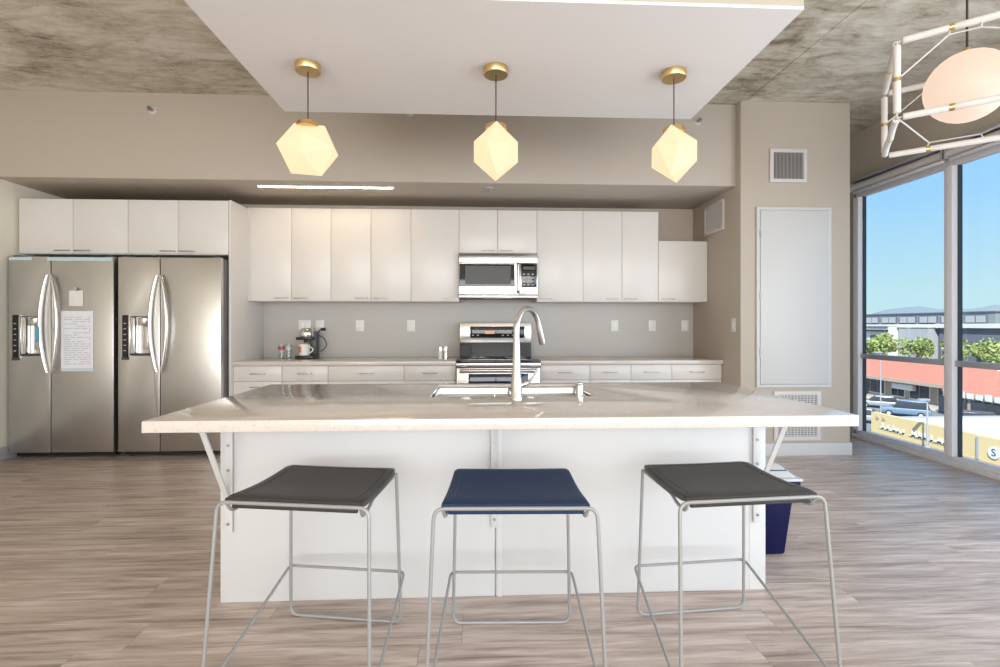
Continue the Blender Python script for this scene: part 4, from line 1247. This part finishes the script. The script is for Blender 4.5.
car(47.6, 45.6, math.radians(140), 'car_dark', 'dark car parked near the projecting shop wing', True)
car(54.0, 68.6, math.radians(10), 'car_dark', 'dark car parked below the shop row eave')

# buildings and trees beyond the shops
def windows(parent, x, rects, m='bldglass'):
    for (a, b, z0, z1) in rects:
        f = BX(x - 0.08, x + 0.05, a, b, z0, z1).build('window', 'alu', parent)
        BX(x - 0.14, x - 0.06, a + 0.15, b - 0.15, z0 + 0.15, z1 - 0.15).build('pane', m, f)
wbld = thing('white_building', 'white stucco building behind the trees', 'building', (98, 118, GZ))
BX(96, 112, 110.5, 122, GZ, 0.9).build('wall', 'bldwhite', wbld)
BX(95.6, 112.4, 110.4, 122.4, 0.9, 1.3).build('parapet', 'bldwhite', wbld)
windows(wbld, 96, [(119.6, 120.8, -4, 0.2), (117.4, 118.6, -4, 0.2), (111.5, 115.8, -3.2, -1.2)])
BX(95.0, 96.1, 110.6, 116.8, -0.4, 0.1).build('canopy', 'alu_dark', wbld)
gw = thing('grey_warehouse', 'plain pale grey warehouse next to the white building', 'building', (104, 106, GZ))
BX(98, 120, 102.6, 110.0, GZ, 0.6).build('wall', 'bldgrey', gw)
BX(97.8, 120.2, 102.4, 110.2, 0.6, 0.95).build('parapet', 'bldwhite', gw)
slb = thing('slate_building', 'dark slate sided building with pale roof edge', 'building', (106, 92, GZ))
BX(100, 125, 60, 102.0, GZ, 0.55).build('wall', 'blddark', slb)
BX(99.2, 125.6, 59.5, 102.2, 0.55, 1.45).build('roof_edge', 'bldwhite', slb)
windows(slb, 100, [(100.2, 101.4, GZ + 1, -4.2), (86.0, 89.0, -2.4, 0.0), (82.0, 85.0, -2.4, 0.0), (86.0, 89.0, -5.6, -3.2)])
pk = thing('parking_structure', 'long grey parking structure on the skyline', 'building', (150, 165, GZ))
BX(146, 175, 132, 205, GZ, 4.9).build('wall', 'garage', pk)
for k in range(9):
    a = 134 + k * 7.6
    bay = BX(145.7, 146.02, a, a + 6.6, 1.6, 4.2).build('bay_frame', 'blddark', pk)
    for j in range(2):
        BX(145.5, 145.75, a + 0.4 + 3.1 * j, a + 3.0 + 3.1 * j, 1.9, 3.9).build('opening', 'bldgrey', bay)
    BX(145.6, 146.02, a, a + 6.6, -2.0, 0.6).build('lower_opening', 'bldglass', pk)
BX(145.6, 175.4, 131.6, 205.4, 4.9, 5.2).build('parapet', 'blddark', pk)
tw = thing('distant_block', 'faint low tan block far along the skyline', 'building', (300, 270, GZ))
BX(290, 340, 240, 276, GZ, 3.2).build('wall', 'stucco', tw)
windows(tw, 290, [(250, 254, -1, 1.5), (258, 262, -1, 1.5), (266, 270, -1, 1.5)])

def tree(x, y, h, r, seed, label):
    random.seed(seed)
    t = thing('street_tree', label, 'tree', (x, y, GZ), 0, 'olive green trees behind the shops')
    tr = MB().tube([(x, y, GZ), (x + 0.15, y + 0.1, GZ + h * 0.35), (x - 0.1, y, GZ + h * 0.6)], [0.28, 0.2, 0.13], 8)
    for k in range(4):
        a = k * 1.7 + seed
        tr.tube([(x, y, GZ + h * 0.42), (x + r * 0.55 * math.cos(a), y + r * 0.55 * math.sin(a), GZ + h * 0.72)], [0.12, 0.05], 6)
    tr.build('trunk', 'trunk', t)
    lf = MB()
    cs = [(Vector((random.uniform(-0.6, 0.6) * r, random.uniform(-0.6, 0.6) * r, h * random.uniform(0.55, 0.88))), random.uniform(0.35, 0.55) * r) for _ in range(9)]
    for i in range(620):
        c, rr = random.choice(cs)
        d = Vector((random.gauss(0, 1), random.gauss(0, 1), random.gauss(0, 0.75))).normalized() * rr * random.uniform(0.6, 1.0)
        p = c + d
        s = random.uniform(0.22, 0.42)
        u = Vector((random.gauss(0, 1), random.gauss(0, 1), random.gauss(0, 1))).normalized() * s
        w = u.cross(Vector((random.gauss(0, 1), random.gauss(0, 1), random.gauss(0, 1)))).normalized() * s * 0.6
        b = Vector((x, y, GZ)) + p
        lf.add([b - u, b + w, b + u, b - w], [(0, 1, 2, 3)])
    lf.build('foliage', 'leaf', t, smooth=False, kind='stuff')
for k, (x, y, h, r, lab) in enumerate((
        (75.5, 93.2, 7.6, 2.2, 'small olive tree at the end of the row by the window frame'),
        (82.5, 97.8, 8.6, 3.2, 'broad olive tree in front of the white building'),
        (87.3, 102.0, 8.8, 2.7, 'olive tree with bare trunk beside the white building'),
        (88.6, 95.0, 8.2, 3.2, 'broad olive tree in front of the grey warehouse'),
        (93.6, 98.2, 7.6, 2.2, 'small olive tree in front of the grey warehouse corner'),
        (91.5, 89.4, 7.8, 3.0, 'wide olive tree in front of the slate building'),
        (96.9, 90.7, 7.8, 1.9, 'second wide olive tree in front of the slate building'),
        (90.2, 82.2, 7.8, 3.1, 'third wide olive tree along the slate building'))):
    tree(x, y, h, r, 40 + k, lab)

# mountains
mt = MB()
random.seed(9)
n = 60
vs = []
for i in range(n + 1):
    a = math.radians(20 + 70 * i / n)
    d = 2300
    hgt = 40 + 34 * math.sin(i * 0.33 + 1) + 18 * math.sin(i * 0.83) + random.uniform(-5, 5)
    for (dd, z) in ((d, GZ - 1), (d + 120, max(14, hgt)), (d + 500, GZ - 1)):
        vs.append((dd * math.cos(a), dd * math.sin(a), z))
fs = []
for i in range(n):
    for j in range(2):
        fs.append((i * 3 + j, (i + 1) * 3 + j, (i + 1) * 3 + j + 1, i * 3 + j + 1))
mo = mt.add(vs, fs).build('mountains', 'mountain'); struct(mo, 'pale hazy mountains on the horizon')
